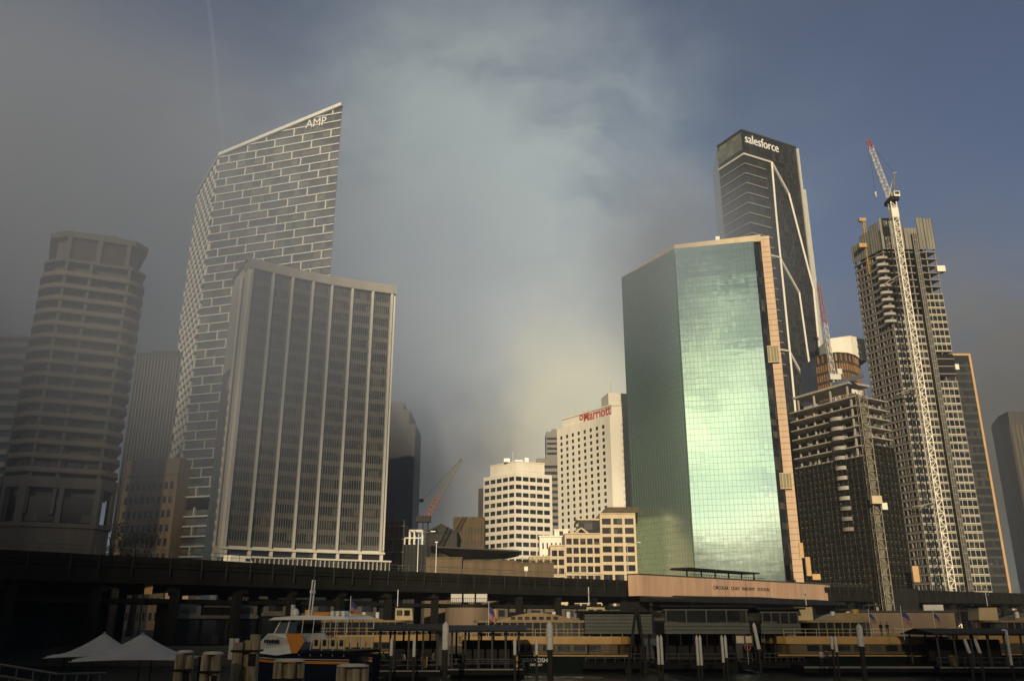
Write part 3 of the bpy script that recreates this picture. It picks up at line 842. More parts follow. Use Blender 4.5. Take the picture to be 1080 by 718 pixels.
# ================================================================ dark tower with a lit edge, far dim tower at the right
def right_dark():
    Y = 385
    xa, xb = at(1008, 420, Y).x, at(1023.2, 376, Y).x
    zt = zat(1015, 375, Y)
    t = thing('dark_glass_tower', 'dark office tower with one warm sunlit edge behind the tower under construction', 'tower', ((xa+xb)/2, Y+12, GZ))
    xa -= 8
    f = Face((xa, Y), (xb, Y))
    mb = MB(); f.box(mb, 0, f.L, GZ, zt, -24, -.1); mb.build('curtain_wall', glass_s, t)
    z = 20
    while z < zt-3:
        mb = MB(); f.box(mb, .3, f.L-.9, z, z+1.1, -.1, .12); mb.build('floor_band', conc_d, t); z += 3.8
    mb = MB(); f.box(mb, f.L-.9, f.L+.1, GZ, zt+1, -24, .4); mb.build('edge_pier', orange_w, t)  # orange of pier and parapet stands in for sunlight on the edge
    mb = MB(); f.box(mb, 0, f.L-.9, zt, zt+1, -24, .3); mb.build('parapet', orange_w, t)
    Y = 450
    c = Vector(V2(at(1063, 436, Y))); Z = zat(1063, 436, Y)
    a = Vector(V2(atz(1052.5, 441, Z))); b = Vector(V2(at(1110, 430, Y)))
    t = thing('office_tower', 'dim brown office tower cut by the picture edge, beyond the lit edged tower', 'tower', (c.x+8, c.y+14, GZ))
    mb = MB(); mb.prism(ccw([V2(a), V2(c), V2(b), (b.x, b.y+24), (a.x+8, a.y+22)]), GZ, Z); mb.build('wall', conc_d, t)
    f = Face(V2(c), V2(b)); g = Face(V2(a), V2(c))
    for q in (f, g):
        k = max(3, int(q.L/2.2))
        for i in range(k):
            mb = MB(); q.box(mb, q.L*(i+.5)/k-.45, q.L*(i+.5)/k+.45, 8, Z-6, 0, .25); mb.build('rib', sand_d, t)
    mb = MB(); mb.prism(off_poly(ccw([V2(a), V2(c), V2(b), (b.x, b.y+24), (a.x+8, a.y+22)]), -.4), Z, Z+1.2); mb.build('parapet', conc_d, t)
right_dark()

# ================================================================ bronze curved building with a white roof box
def bronze_building():
    Y = 345
    Zt = zat(893, 371, Y)
    t = thing('curved_building', 'curved bronze clad building with a pale box on its roof behind the concrete frame', 'building', (at(893, 420, Y).x, Y+12, GZ))
    xs = [at(p, 400, Y).x for p in (868, 876, 886, 897, 908, 918)]
    ys = [Y+7, Y+2.2, Y, Y+.8, Y+4, Y+9]
    P = list(zip(xs, ys))
    mb = MB(); mb.prism(ccw(P + [(xs[-1]+2, Y+26), (xs[0], Y+26)]), GZ, Zt-.2); mb.build('core_wall', glass_m, t)
    z = Zt-.2; k = 0
    while z > 50:
        mb = MB(); lo = MB()
        for i in range(len(P)-1):
            f = Face(P[i], P[i+1])
            f.box(mb, 0, f.L, z-.45, z, -.1, .5)
            n = max(2, int(f.L/1.1))
            for j in range(n):
                if k > 0 or j % 2: f.box(lo, f.L*(j+.5)/n-.22, f.L*(j+.5)/n+.22, z-3.6, z-.45, .0, .32)
        s = mb.build('floor_band', conc_d, t); lo.build('louvre_grille', bronze, s)
        z -= 4.1; k += 1
    A = at(876, 357, Y+10); B = at(914, 354, Y+10)
    f = Face((A.x, Y+12), (at(906,360,Y).x, Y+8)); g = Face((at(906,360,Y).x, Y+8), (B.x, Y+13))
    zb = zat(895, 355.5, Y+10)
    mb = MB(); mb.prism(ccw([V2(f.a), V2(f.b), V2(g.b), (g.b.x, g.b.y+12), (f.a.x, f.a.y+12)]), Zt-.2, zb); mb.build('plant_room', white_w, t)
bronze_building()

# ================================================================ tower under construction
shade_c = mat('shaded_balcony_concrete', (.11,.10,.085), .85, streak=True, scale=.4)  # darker concrete that carries the shade of the tower's left face
def construction_tower():
    Y = 330.0
    cx = at(946, 370, Y).x; rx = at(1005, 373, Y).x
    c = Vector((cx, Y)); b = Vector((rx, Y)); a = c + Vector((-.36, .93))*16.5
    Zs = zat(955, 262, Y)           # underside of the perimeter screens
    t = thing('unfinished_tower', 'slender residential tower under construction with grey screens round its top floors', 'tower', ((cx+rx)/2, Y+10, GZ))
    f1, f2 = Face(V2(a), V2(c)), Face(V2(c), V2(b))
    back = [b + Vector((-5, 20)), a + Vector((5, 8))]
    poly = ccw([V2(p) for p in [a, c, b]+back])
    mb = MB(); mb.prism(off_poly(poly, -3.0), GZ, Zs+10); mb.build('core_wall', conc_d, t)
    fl = 3.12; z = 12.5; zgl = zat(985, 312, Y)
    k = 0
    mech = (zat(998, 397, Y), zat(998, 372, Y))
    mids = []
    while z < Zs:
        mb = MB(); mb.prism(off_poly(poly, .14), z-.2, z+.2); s = mb.build('floor_slab', conc, t)
        mids.append(z); z += fl; k += 1
    ztop = z
    # columns of the open floors
    for f in (f1, f2):
        n = 7 if f is f2 else 6
        for i in range(n):
            mb = MB(); s = .4 + (f.L-.8)*i/(n-1); f.box(mb, s-.22, s+.22, GZ, Zs+3, -.9, -.4); mb.build('column', conc, t)
    # glazed bays with white frames
    def bays(f, ranges, npane):
        for s0, s1 in ranges:
            for z in mids[:-1]:
                if z > zgl - (0 if s0 > f.L*.5 else 9): continue
                if f is f2 and mech[0]-2 < z < mech[1] and s0 > f.L*.55: continue
                mb = MB(); f.box(mb, s0, s1, z+.2, z+fl-.2, -.05, .08); g = mb.build('window', glass, t)
                mb = MB()
                f.box(mb, s0, s1, z+.2, z+.5, .08, .2); f.box(mb, s0, s1, z+fl-.36, z+fl-.2, .08, .24)
                for i in range(npane+1):
                    s = s0 + (s1-s0)*i/npane; f.box(mb, max(s0, s-.085), min(s1, s+.085), z+.5, z+fl-.36, .08, .24)
                mb.build('window_frame', white_fr, g)
    bays(f2, ((.2, 6.6), (14.6, f2.L-.2)), 4)
    bays(f2, ((8.6, 12.3),), 2)
    # left face: balconies with upstands darkened in colour for its shade
    for z in mids[:-1]:
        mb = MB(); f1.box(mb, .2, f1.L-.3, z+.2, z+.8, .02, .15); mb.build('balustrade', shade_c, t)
        if z < zgl+14:
            mb = MB(); f1.box(mb, .3, f1.L-.4, z+1.1, z+fl-.25, -1.6, -1.5); g = mb.build('window', glass, t)
            mb = MB()
            for i in range(9): s = .5+(f1.L-1.2)*i/8; f1.box(mb, s-.16, s+.16, z+1.05, z+fl-.22, -.3, -.05)
            mb.build('mullion', conc, g)
    # pale curved corner balconies on the unglazed floors
    for z in mids:
        if z > zgl-12 and z < Zs-2:
            P = [V2(c + Vector((math.cos(q)*2.3*1.2-.6, math.sin(q)*1.5))) for q in [math.pi*(.75 + i*.25/1.6) for i in range(9)]]
            P = ccw(P + [V2(c + Vector((1.2, .6)))])
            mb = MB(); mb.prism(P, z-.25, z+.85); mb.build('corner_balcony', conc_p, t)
    # hoist shaft netting up the right third
    mb = MB(); f2.box(mb, 12.6, 14.3, GZ, Zs+6, .3, 2.2); h = mb.build('hoist_shaft', screen_d, t)
    mb = MB(); z = 14
    while z < Zs+4: f2.box(mb, 12.5, 14.4, z, z+.18, 2.2, 2.35); z += 3.12
    for s in (12.5, 13.4, 14.3): f2.box(mb, s-.06, s+.06, GZ, Zs+6, 2.2, 2.38)
    mb.build('hoist_frame', steel, h)
    # mechanical recess
    mb = MB(); f2.box(mb, f2.L*.6, f2.L-.1, mech[0], mech[1]-.5, -.3, .02); mb.build('plant_recess', dark_m, t)
    # perimeter screens at the top, in separate panels with gaps
    zt = zat(950, 232, Y)
    for f, segs in ((f1, ((0, 5.2, -6.0), (5.3, 11, -3), (11.2, 16.4, -1))), (f2, ((0, 5.2, .6), (5.4, 9.6, -.4), (10, 15.6, -4.0), (15.8, 18.6, .8), (18.8, f2.L, .5)))):
        for s0, s1, dz in segs:
            mb = MB(); f.box(mb, s0, min(s1, f.L), Zs-.6, zt+dz, .3, .5); q = mb.build('perimeter_screen', screen, t)
            mb = MB(); n = max(2, int((s1-s0)/1.2))
            for i in range(n+1):
                s = s0 + (min(s1, f.L)-s0)*i/n; f.box(mb, max(s0, s-.05), s+.05, Zs-.6, zt+dz, .5, .62)
            mb.build('screen_rib', conc_d, q)
    # loading platforms that stick out
    s, z = f2.hit(993, 284)
    mb = MB(); f2.box(mb, f2.L-1.2, f2.L+2.2, z-1.4, z+1.2, -1.5, 1.2); mb.build('loading_platform', white_w, t)
    s, z = f2.hit(1008, 387); mb = MB(); f2.box(mb, f2.L-.3, f2.L+1.2, z-1.2, z+1.0, -1, .8); mb.build('loading_platform', white_w, t)
    # rubbish chute and the temporary ramp at the foot
    mb = MB(); f2.box(mb, -.5, f2.L+.6, 9.4, 11.2, -1, .9); mb.build('podium_canopy', white_fr, t)
white_fr = mat('white_window_frame', (.52,.48,.37), .6, var=.12)
screen_d = mat('hoist_netting', (.085,.075,.055), .85, var=.4, scale=.8)
construction_tower()

def lattice(mb, p, q, w0, w1, n, bw=.14, up=None):
    """four chords and zigzag bracing from p to q"""
    p, q = Vector(p), Vector(q); d = (q-p).normalized()
    up = up or (Vector((0,1,0)) if abs(d.z) > .6 else Vector((0,0,1)))
    a = d.cross(up).normalized(); b = a.cross(d).normalized()
    def corner(i, t):
        w = lerp(w0, w1, t)/2; sx, sy = ((-1,-1),(1,-1),(1,1),(-1,1))[i]
        return p.lerp(q, t) + a*w*sx + b*w*sy
    for i in range(4):
        mb.bar(corner(i, 0), corner(i, 1), bw)
    for k in range(n):
        t0, t1 = k/n, (k+1)/n
        for i in range(4):
            j = (i+1) % 4
            mb.bar(corner(i, t0), corner(j, t0), bw*.7)
            if k % 2: mb.bar(corner(i, t0), corner(j, t1), bw*.7)
            else: mb.bar(corner(j, t0), corner(i, t1), bw*.7)
def cranes():
    # white tower crane in front of the unfinished tower
    Y = 319.0
    bx = at(1003, 620, Y).x; zt = zat(944, 214, Y)
    t = thing('tower_crane', 'white lattice tower crane rising in front of the unfinished tower, jib raised steeply', 'crane', (bx, Y, GZ))
    mb = MB(); lattice(mb, (bx, Y, GZ), (bx, Y, zt), 2.3, 2.3, 70, .34, Vector((0,1,0))); mb.build('mast', wht_p, t)
    mb = MB(); mb.box(bx, Y, zt-5, 2.9, 2.9, 4.2); mb.build('climbing_collar', wht_p, t)
    mb = MB(); mb.box(bx+.4, Y+1, zt+1.2, 3.6, 6.5, 1.6); mb.build('slewing_deck', dark_m, t)
    mb = MB(); mb.box(bx+1.6, Y-1.0, zt+3.2, 2.4, 2.2, 2.4); cab = mb.build('cab', wht_p, t)
    mb = MB(); mb.box(bx+1.6, Y-2.13, zt+3.5, 1.8, .06, 1.2); mb.build('window', glass, cab)
    mb = MB(); mb.box(bx+1.6, Y+4, zt+3.0, 2.6, 2.4, 2.4); mb.build('counterweight', conc_p, t)
    tip = at(915.5, 148, 333)
    foot = Vector((bx-.9, Y-.4, zt+2.0))
    mb = MB(); lattice(mb, foot, foot.lerp(tip, .86), 1.9, 1.7, 14, .17, Vector((.3,.9,.2)).normalized()); jib = mb.build('jib', wht_g, t)
    mb = MB(); lattice(mb, foot.lerp(tip, .86), tip, 1.7, .9, 3, .2, Vector((.3,.9,.2)).normalized()); mb.build('jib_tip', red_p, jib)
    ap = at(943.5, 183, Y+2)
    mb = MB(); mb.bar((bx-.6, Y-1, zt+2), ap, .3); mb.bar((bx+.8, Y-1, zt+2), ap, .3); mb.bar((bx+1.4, Y+3.5, zt+2), ap, .3); mb.bar((bx-.2, Y+3.5, zt+2), ap, .3)
    mb.bar(ap + Vector((-.9,0,0)), ap + Vector((.9,0,.2)), .5); mb.build('back_frame', steel, t)
    mb = MB(); mb.tube(ap, tip, .05, n=4); mb.tube(tip, tip + Vector((-.4,-.3,-26)), .04, n=4); mb.build('cable', dark_m, t)
    mb = MB(); mb.box(tip.x-.4, tip.y-.3, tip.z-27, .8, .6, 2.4); mb.build('hook_block', wht_p, t)
    for z in (zat(955,290,Y), zat(975,408,Y), zat(990,530,Y)):
        mb = MB()
        for dx in (-1.3, 1.3):
            mb.bar((bx+dx, Y, z), (bx+dx*3.2, Y+11.6, z), .3); mb.bar((bx+dx, Y, z), (bx-dx*1.5, Y+11.6, z), .25)
        mb.build('tie_frame', wht_p, t)
    # yellow luffer on the unfinished tower
    Y = 338
    p = at(914, 262, Y); q = at(915.5, 233, Y)
    t = thing('tower_crane', 'small yellow crane perched on the left shoulder of the unfinished tower', 'crane', (p.x, Y, p.z-12))
    mb = MB(); lattice(mb, (p.x, Y, p.z-12), (p.x, Y, p.z), 1.3, 1.3, 8, .2, Vector((0,1,0))); mb.build('mast', yel_p, t)
    mb = MB(); mb.box(p.x-.8, Y, p.z+.9, 5.6, 3.0, 1.8); mb.build('slewing_deck', yel_p, t)
    mb = MB(); lattice(mb, (p.x, Y, p.z+1.8), (p.x+.3, Y, q.z), 1.1, .8, 6, .2, Vector((0,1,0))); mb.build('tower_head', yel_p, t)
    mb = MB(); mb.box(p.x-.2, Y, q.z+.4, 3.0, 1.4, 1.5); mb.build('head_sheave', yel_p, t)
    mb = MB(); mb.bar((p.x+1, Y-1, p.z+1.9), (p.x+8.5, Y-9, p.z+4.5), .5); mb.build('jib', yel_p, t)
    # red and white lattice crane beside the braced tower
    Y = 322
    p = at(880, 399, Y); q = at(863.5, 300, Y+9)
    t = thing('tower_crane', 'thin red and white lattice crane standing beside the braced dark tower', 'crane', (p.x, Y, p.z-34))
    mb = MB(); mb.box(p.x, Y, p.z+.3, 4.2, 3, 2.2); mb.build('slewing_deck', wht_g, t)
    mb = MB(); mb.box(p.x+1.8, Y-.8, p.z+2.4, 1.8, 1.8, 2.2); mb.build('cab', wht_g, t)
    mb = MB(); lattice(mb, (p.x, Y, p.z-34), (p.x, Y, p.z-.8), 1.8, 1.8, 16, .22, Vector((0,1,0))); mb.build('mast', wht_g, t)
    A = Vector((p.x-.4, Y, p.z+1.4)); m1 = A.lerp(q, .55)
    mb = MB(); lattice(mb, A, m1, 1.5, 1.4, 12, .15, Vector((0,1,.1)).normalized()); jb = mb.build('jib', wht_g, t)
    mb = MB(); lattice(mb, m1, q, 1.4, .8, 10, .13, Vector((0,1,.1)).normalized()); mb.build('jib_tip', red_d, jb)
    # leaning crane in the gap
    Y = 300
    p = at(449, 546, Y); q = at(487, 483.5, Y+4)
    t = thing('crane', 'leaning red lattice crane jib over the low roofs in the foggy gap', 'crane', (p.x, Y, GZ))
    mb = MB(); lattice(mb, (p.x, Y, GZ), (p.x, Y, p.z-1), 1.8, 1.8, 12, .22, Vector((0,1,0))); mb.build('mast', conc_d, t)
    mb = MB(); mb.box(p.x-.8, Y, p.z-.4, 5, 3, 2); mb.build('slewing_deck', conc_d, t)
    mid = p.lerp(q, .36)
    mb = MB(); lattice(mb, p, mid, 1.7, 1.7, 6, .15, Vector((0,1,0))); jb = mb.build('jib', red_d, t)
    mb = MB(); lattice(mb, mid, q, 1.6, .9, 14, .11, Vector((0,1,0))); mb.build('jib_tip', steel_w, jb)
    w = at(434, 536, Y)
    mb = MB(); mb.tube(q, at(445, 527.5, Y+1), .05, n=4); mb.tube(at(445, 527.5, Y+1), (w.x, Y, w.z), .05, n=4); mb.build('cable', dark_m, t)
    b = at(444.5, 527.5, Y+1)
    mb = MB(); mb.box(b.x, b.y, b.z, 1.3, 1, 1.1, .4); mb.build('hook_ball', dark_m, t)
wht_g = mat('weathered_white_paint', (.52,.50,.46), .5, var=.15)
red_d = mat('faded_red_paint', (.34,.12,.07), .6)
steel_w = mat('dusty_steel', (.22,.20,.15), .6, var=.2)
cranes()

# ================================================================ concrete frame with dark netting in front of the unfinished tower
def frame_building():
    Y0 = 262.0
    c = Vector(V2(at(904, 430, Y0))); Z = zat(904, 417, Y0)
    a = c + Vector((-.47, .88))*27.5; b = c + Vector((.85, .53))*15.0
    t = thing('concrete_frame_building', 'open concrete frame of a building site, dark netting over its lower floors', 'building', (c.x+2, c.y+14, GZ))
    back = [b + Vector((-9, 16)), a + Vector((9, 12))]
    poly = ccw([V2(p) for p in [a, c, b]+back])
    f1, f2 = Face(V2(a), V2(c)), Face(V2(c), V2(b))
    zn = zat(875, 487, Y0+10); fl = 3.15
    mb = MB(); mb.prism(off_poly(poly, -5), GZ, Z-4); mb.build('core_wall', conc_d, t)
    z = Z; lv = []
    while z > GZ+5:
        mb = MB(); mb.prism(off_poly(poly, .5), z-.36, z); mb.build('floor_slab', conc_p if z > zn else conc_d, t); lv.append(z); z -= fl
    for f, n in ((f1, 8), (f2, 5)):
        for i in range(n):
            s = .5 + (f.L-1.0)*i/(n-1)
            mb = MB(); f.box(mb, s-.22, s+.22, GZ, Z-.42, -2.4, -1.9); mb.build('column', conc if i % 2 else conc_p, t)
    # raw wall panels left standing on some floors
    for z in lv[1:9]:
        for f in (f1, f2):
            for i in range(3):
                s = rnd.uniform(1, f.L-3); mb = MB(); f.box(mb, s, s+rnd.uniform(.5, 1.3), z, z+fl-.36, -2.8, -2.5); mb.build('wall_panel', conc_p, t)
    # higher roof slab at the back left on props
    zr = zat(884, 404.5, c.y+6); q0 = c + Vector((-.47,.88))*27; q1 = c + Vector((-.47,.88))*3
    f = Face(V2(q0), V2(q1))
    mb = MB(); f.box(mb, 0, f.L, zr-.7, zr, -11, -1); mb.build('roof_slab', conc_p, t)
    for s in (1, 8, 15, 22):
        mb = MB(); f.box(mb, s, s+.5, Z, zr-.7, -2.4, -1.9); mb.build('column', conc_p, t)
    mb = MB(); f.box(mb, 3, 8.5, Z-fl, Z+1.6, -3.4, -2.6); mb.build('wall_panel', conc_p, t)
    mb = MB(); f.box(mb, 17, f.L+6, zr, zr+1.2, -1.6, -1.3); mb.build('edge_barrier', blue_s, t)
    mb = MB(); f2.box(mb, 0, 5.5, Z+1.0, Z+2.4, -1.2, -1.0); mb.build('edge_barrier', white_w, t)
    # pale curved balconies stacked near the corner on the left face
    s, _ = f1.hit(886, 470); z = zat(886, 442, c.y+8)
    for k in range(12):
        w = 2.3; P = [f1.p(s-w, 0, .3)] + [f1.p(s - w*math.cos(q), 0, .3+1.7*math.sin(q)) for q in [math.pi*i/8 for i in range(1, 8)]] + [f1.p(s+w, 0, .3)]
        mb = MB(); mb.prism(ccw([V2(p) for p in P]), z-.9, z+.25); mb.build('corner_balcony', conc_p if k < 9 else conc, t)
        z -= 3.15
    # netting over the lower floors, one sheet for each face, with scaffold poles in front
    for f, zt in ((f1, zn), (f2, zat(935, 473, b.y))):
        mb = MB(); f.box(mb, .1, f.L-.1, 11, zt, .6, .75); nt = mb.build('safety_netting', netting, t)
        mb = MB(); n = int(f.L/1.9)
        for i in range(n+1): s = .2+(f.L-.4)*i/n; f.box(mb, s-.05, s+.05, 9, zt+1.5, .9, 1.0)
        z = 12
        while z < zt: f.box(mb, .1, f.L-.1, z-.04, z+.05, 1.0, 1.08); z += 2.0
        mb.build('scaffold_pole', sc_d, nt)
        mb = MB(); r = random.Random(3); z = 12.5
        while z < zt-1:
            for i in range(n):
                if r.random() < .7: s = .5+(f.L-1.2)*i/n; f.box(mb, s, s+r.uniform(.4, 1.0), z, z+.25, 1.08, 1.15)
            z += 2.0
        mb.build('scaffold_board', sc_b, nt)
    # hoist tower on the corner
    h0 = at(931, 600, Y0-3)
    s0, _ = f1.hit(905, 500)
    A = c + Vector((1.0, -1.6)); zt = zat(911, 412, A.y)
    mb = MB(); lattice(mb, (A.x, A.y, GZ+6), (A.x, A.y, zt), 2.4, 2.4, 26, .2, Vector((0,1,0))); hs = mb.build('hoist_tower', steel_w, t)
    mb = MB(); mb.box(A.x+.1, A.y+.2, (zt+GZ)/2, 1.3, 1.3, zt-GZ-8); mb.build('hoist_core', sc_b, hs)
    p = at(925, 527, A.y-2)
    mb = MB(); mb.box(p.x-.3, p.y, p.z, 3.0, 1.6, 2.3); mb.build('hoist_cage', cream, t)
    mb = MB(); mb.box(p.x+2.2, p.y+1, p.z-1.8, 1.6, 1.6, 2.0); mb.build('hoist_cage', white_w, t)
    # orange hoarding panels on the ground floor scaffolds
    for px, py, w, h in ((845, 580, 1.3, 4.2), (852.5, 597, 1.4, 5.2), (861, 608, 2.4, 1.6)):
        p = at(px, py, 250)
        mb = MB(); mb.box(p.x, p.y, p.z, w, .3, h, .2); mb.build('hoarding_panel', orange_w, t)
    p = at(966, 605, 262); mb = MB(); mb.box(p.x, p.y, p.z, 1.9, .3, 4.6, .1); mb.build('hoarding_panel', orange_w, t)
    mb = MB(); mb.box(at(950,606,262).x, 264, 11, 9.5, 2, 8, .1); mb.build('site_gantry', dark_m, t)
blue_s = mat('blue_grey_barrier', (.12,.15,.22), .7)
sc_d = mat('dark_scaffold_tube', (.075,.075,.068), .5, metal=.3)
sc_b = mat('scaffold_timber', (.13,.115,.08), .8, var=.3)
steel_w = mat('dusty_steel', (.22,.20,.15), .6, var=.2)
frame_building()
# ================================================================ water, quay, city ground
def water_mat():
    m = bpy.data.materials.new('harbour_water'); m.use_nodes = True
    nt = m.node_tree; N = nt.nodes; L = nt.links; b = N['Principled BSDF']
    b.inputs['Base Color'].default_value = (.022,.03,.02,1); b.inputs['Roughness'].default_value = .12; b.inputs['IOR'].default_value = 1.33
    geo = N.new('ShaderNodeNewGeometry'); mp = N.new('ShaderNodeMapping'); mp.inputs['Scale'].default_value = (1,.55,1); L.new(geo.outputs['Position'], mp.inputs['Vector'])
    n1 = N.new('ShaderNodeTexNoise'); n1.inputs['Scale'].default_value = .55; n1.inputs['Detail'].default_value = 5; n1.inputs['Roughness'].default_value = .6; L.new(mp.outputs[0], n1.inputs['Vector'])
    bp = N.new('ShaderNodeBump'); bp.inputs['Strength'].default_value = 1.0; bp.inputs['Distance'].default_value = .9
    L.new(n1.outputs['Fac'], bp.inputs['Height']); L.new(bp.outputs[0], b.inputs['Normal']); return m
QY = 133.0
mb = MB(); mb.poly([(-1500,-1500,0),(1500,-1500,0),(1500,QY+1,0),(-1500,QY+1,0)]); kind(mb.build('water', water_mat()), 'structure', 'dark rippled harbour water')
asph = mat('asphalt_paving', (.04,.04,.038), .9, scale=.2, var=.25)
mb = MB(); mb.box(0, QY+2500, GZ-2, 6000, 5000, 4); kind(mb.build('ground', asph), 'structure', 'paved city ground behind the quay')
mb = MB(); mb.box(0, QY-.5, GZ-1.9, 1200, 1.0, 4.2); kind(mb.build('quay_wall', conc_d), 'structure', 'dark concrete quay wall along the water')

# ================================================================ elevated railway and expressway
VP = [V2(atz(px, py, 15.0)) for px, py in ((-110,571),(-50,575),(0,579),(60,582),(120,585.5),(200,589),(300,595),(400,601),(540,607),(670,612),(780,616),(880,619),(990,622.5),(1100,626),(1230,629))]
conc_v = mat('dark_viaduct_concrete', (.012,.0115,.0095), .85, streak=True, scale=.5, var=.35)  # near-black concrete tone with random streaks
rib_m = mat('dark_rib_concrete', (.026,.025,.02), .85)  # dark rib tone, a little lighter than the beams
rail_m = mat('dull_rail_steel', (.075,.073,.065), .6, var=.2)
def viaduct():
    t = thing('viaduct', 'long dark elevated railway and roadway viaduct sweeping across behind the wharves', 'viaduct', (VP[8][0], VP[8][1]+10, GZ))
    beam = MB(); deck = MB(); par = MB(); rail = MB()
    nrm = []
    for i in range(len(VP)):
        a = Vector(VP[max(0, i-1)]); b = Vector(VP[min(len(VP)-1, i+1)]); d = (b-a).normalized(); nrm.append(Vector((-d.y, d.x)))
    def strip(mb, o0, o1, z0, z1):
        for i in range(len(VP)-1):
            P = []
            for z in (z0, z1):
                for k, o in ((i, o0), (i+1, o0), (i+1, o1), (i, o1)):
                    q = Vector(VP[k]) + nrm[k]*o; P.append((q.x, q.y, z))
            mb.hexa(P)
    strip(beam, .3, 1.2, 11.3, 13.9); strip(beam, 22, 23, 11.3, 13.9)
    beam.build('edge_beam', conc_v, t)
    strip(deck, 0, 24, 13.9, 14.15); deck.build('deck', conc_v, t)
    strip(par, 0, .3, 13.5, 15.0); strip(par, 23.6, 24, 13.9, 15.0); par.build('parapet', conc_v, t)
    rib = MB()
    for i in range(len(VP)-1):
        a, b = Vector(VP[i]), Vector(VP[i+1]); n = max(1, int((b-a).length/4)); rz = math.atan2(b.y-a.y, b.x-a.x)
        for k in range(n):
            q = a.lerp(b, (k+.5)/n) - nrm[i]*.06; rib.box(q.x, q.y, 13.6, .16, .2, 2.7, rz)
    rib.build('parapet_rib', rib_m, t)
    strip(rail, .05, .12, 16.05, 16.13); strip(rail, .05, .12, 15.5, 15.55)
    for i in range(len(VP)-1):
        a, b = Vector(VP[i]), Vector(VP[i+1]); n = max(1, int((b-a).length/2.2))
        for k in range(n):
            q = a.lerp(b, k/n) + nrm[i]*.09; rail.box(q.x, q.y, 15.55, .07, .07, 1.1)
    rail.build('railing', rail_m, t)
    # columns in pairs with cross heads
    acc = 0.0; nxt = 5.0
    for i in range(len(VP)-1):
        a, b = Vector(VP[i]), Vector(VP[i+1]); L = (b-a).length; rz = math.atan2(b.y-a.y, b.x-a.x)
        while nxt < acc+L:
            q = a.lerp(b, (nxt-acc)/L)
            for o in (2.2, 21):
                w = q + nrm[i]*o; mb = MB(); mb.box(w.x, w.y, (GZ+11.3)/2, 1.1, 1.1, 11.3-GZ, rz); mb.build('column', conc_v, t)
            w = q + nrm[i]*11.6; mb = MB(); mb.box(w.x, w.y, 10.75, 1.2, 20.5, 1.1, rz); mb.build('cross_head', conc_v, t)
            nxt += 11.0
        acc += L
    # lower railway deck between the columns
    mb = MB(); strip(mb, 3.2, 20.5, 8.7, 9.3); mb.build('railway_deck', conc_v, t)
viaduct()
def vat(px, off=0.0):
    """point of the viaduct's front edge under a picture column, moved back by off"""
    best = None
    for i in range(len(VP)-1):
        f = Face(VP[i], VP[i+1]); a, _ = ray(px, 600)
        for d in range(1):
            # intersect x = a*Y with the segment (approximately; a hardly depends on height here)
            den = a*f.u.y - f.u.x
            Y = (f.a.x*f.u.y - f.a.y*f.u.x)/den; s = (Vector((a*Y, Y)) - f.a).dot(f.u)
            if -.01 <= s <= f.L+.01: best = (Vector((a*Y, Y)) - f.n*off, f)
    return best
# station concourse under the viaduct: pale panels and dark windows
cream_p = mat('pale_station_panel', (.13,.12,.095), .7, var=.3, scale=.3)
def concourse():
    for px0, px1, lab, zt in ((196, 292, 'pale panelled station wall with dark square windows under the viaduct', 9.2), (296, 412, 'pale station frontage with framed windows behind the fast ferry', 9.6), (530, 668, 'dark shopfront strip with small lit signs under the viaduct', 8.8)):
        p0, f = vat(px0, 4.0); p1, f = vat(px1, 4.0)
        f = Face(p0, p1); c = (p0+p1)/2
        t = thing('station_frontage', lab, 'building', (c.x, c.y, GZ))
        mb = MB(); f.box(mb, 0, f.L, GZ, zt, -4, 0); mb.build('wall', conc_v, t)
        mb = MB(); f.box(mb, 0, f.L, zt-2.7, zt-2.2, 0, .25); mb.build('sill_band', cream_p, t)
        n = max(3, int(f.L/4.5))
        for i in range(n):
            s0 = f.L*i/n+.3; s1 = f.L*(i+1)/n-.3
            if i % 2 == 0:
                mb = MB(); f.box(mb, s0, s1, zt-2.2, zt-.3, 0, .22); q = mb.build('wall_panel', cream_p, t)
                mb = MB(); f.box(mb, s0+.9, s1-.9, zt-1.9, zt-.6, .22, .3); mb.build('window', glass, q)
            else:
                mb = MB(); f.box(mb, s0, s1, zt-1.0, zt-.3, 0, .2); mb.build('wall_panel', cream_p, t)
            mb = MB(); f.box(mb, s0, s1, GZ+.2, zt-3.0, -.02, .06); mb.build('shop_window', glass, t)
concourse()

def undercroft():  # added black wall standing in for the shade under the viaduct
    for px0, px1, off, lab in ((-70, 152, 14, 'added black wall standing in for shade at the left end of the viaduct'), (292, 300, 6, 'narrow black pier wall between two station frontages')):
        p0, f = vat(px0, off); p1, f = vat(px1, off); f = Face(p0, p1); c = (p0+p1)/2
        t = thing('shade_infill_wall', lab, 'wall', (c.x, c.y, GZ))
        mb = MB(); f.box(mb, 0, f.L, GZ, 11.0, -.6, 0); mb.build('wall', conc_v, t)
        n = max(2, int(f.L/6))
        for i in range(n):
            mb = MB(); f.box(mb, f.L*i/n+.4, f.L*(i+1)/n-.4, GZ+.3, 6.5, 0, .1); mb.build('roller_shutter', dark_m, t)
        mb = MB(); f.box(mb, 0, f.L, 7.2, 7.6, 0, .3); mb.build('string_course', conc_v, t)
undercroft()
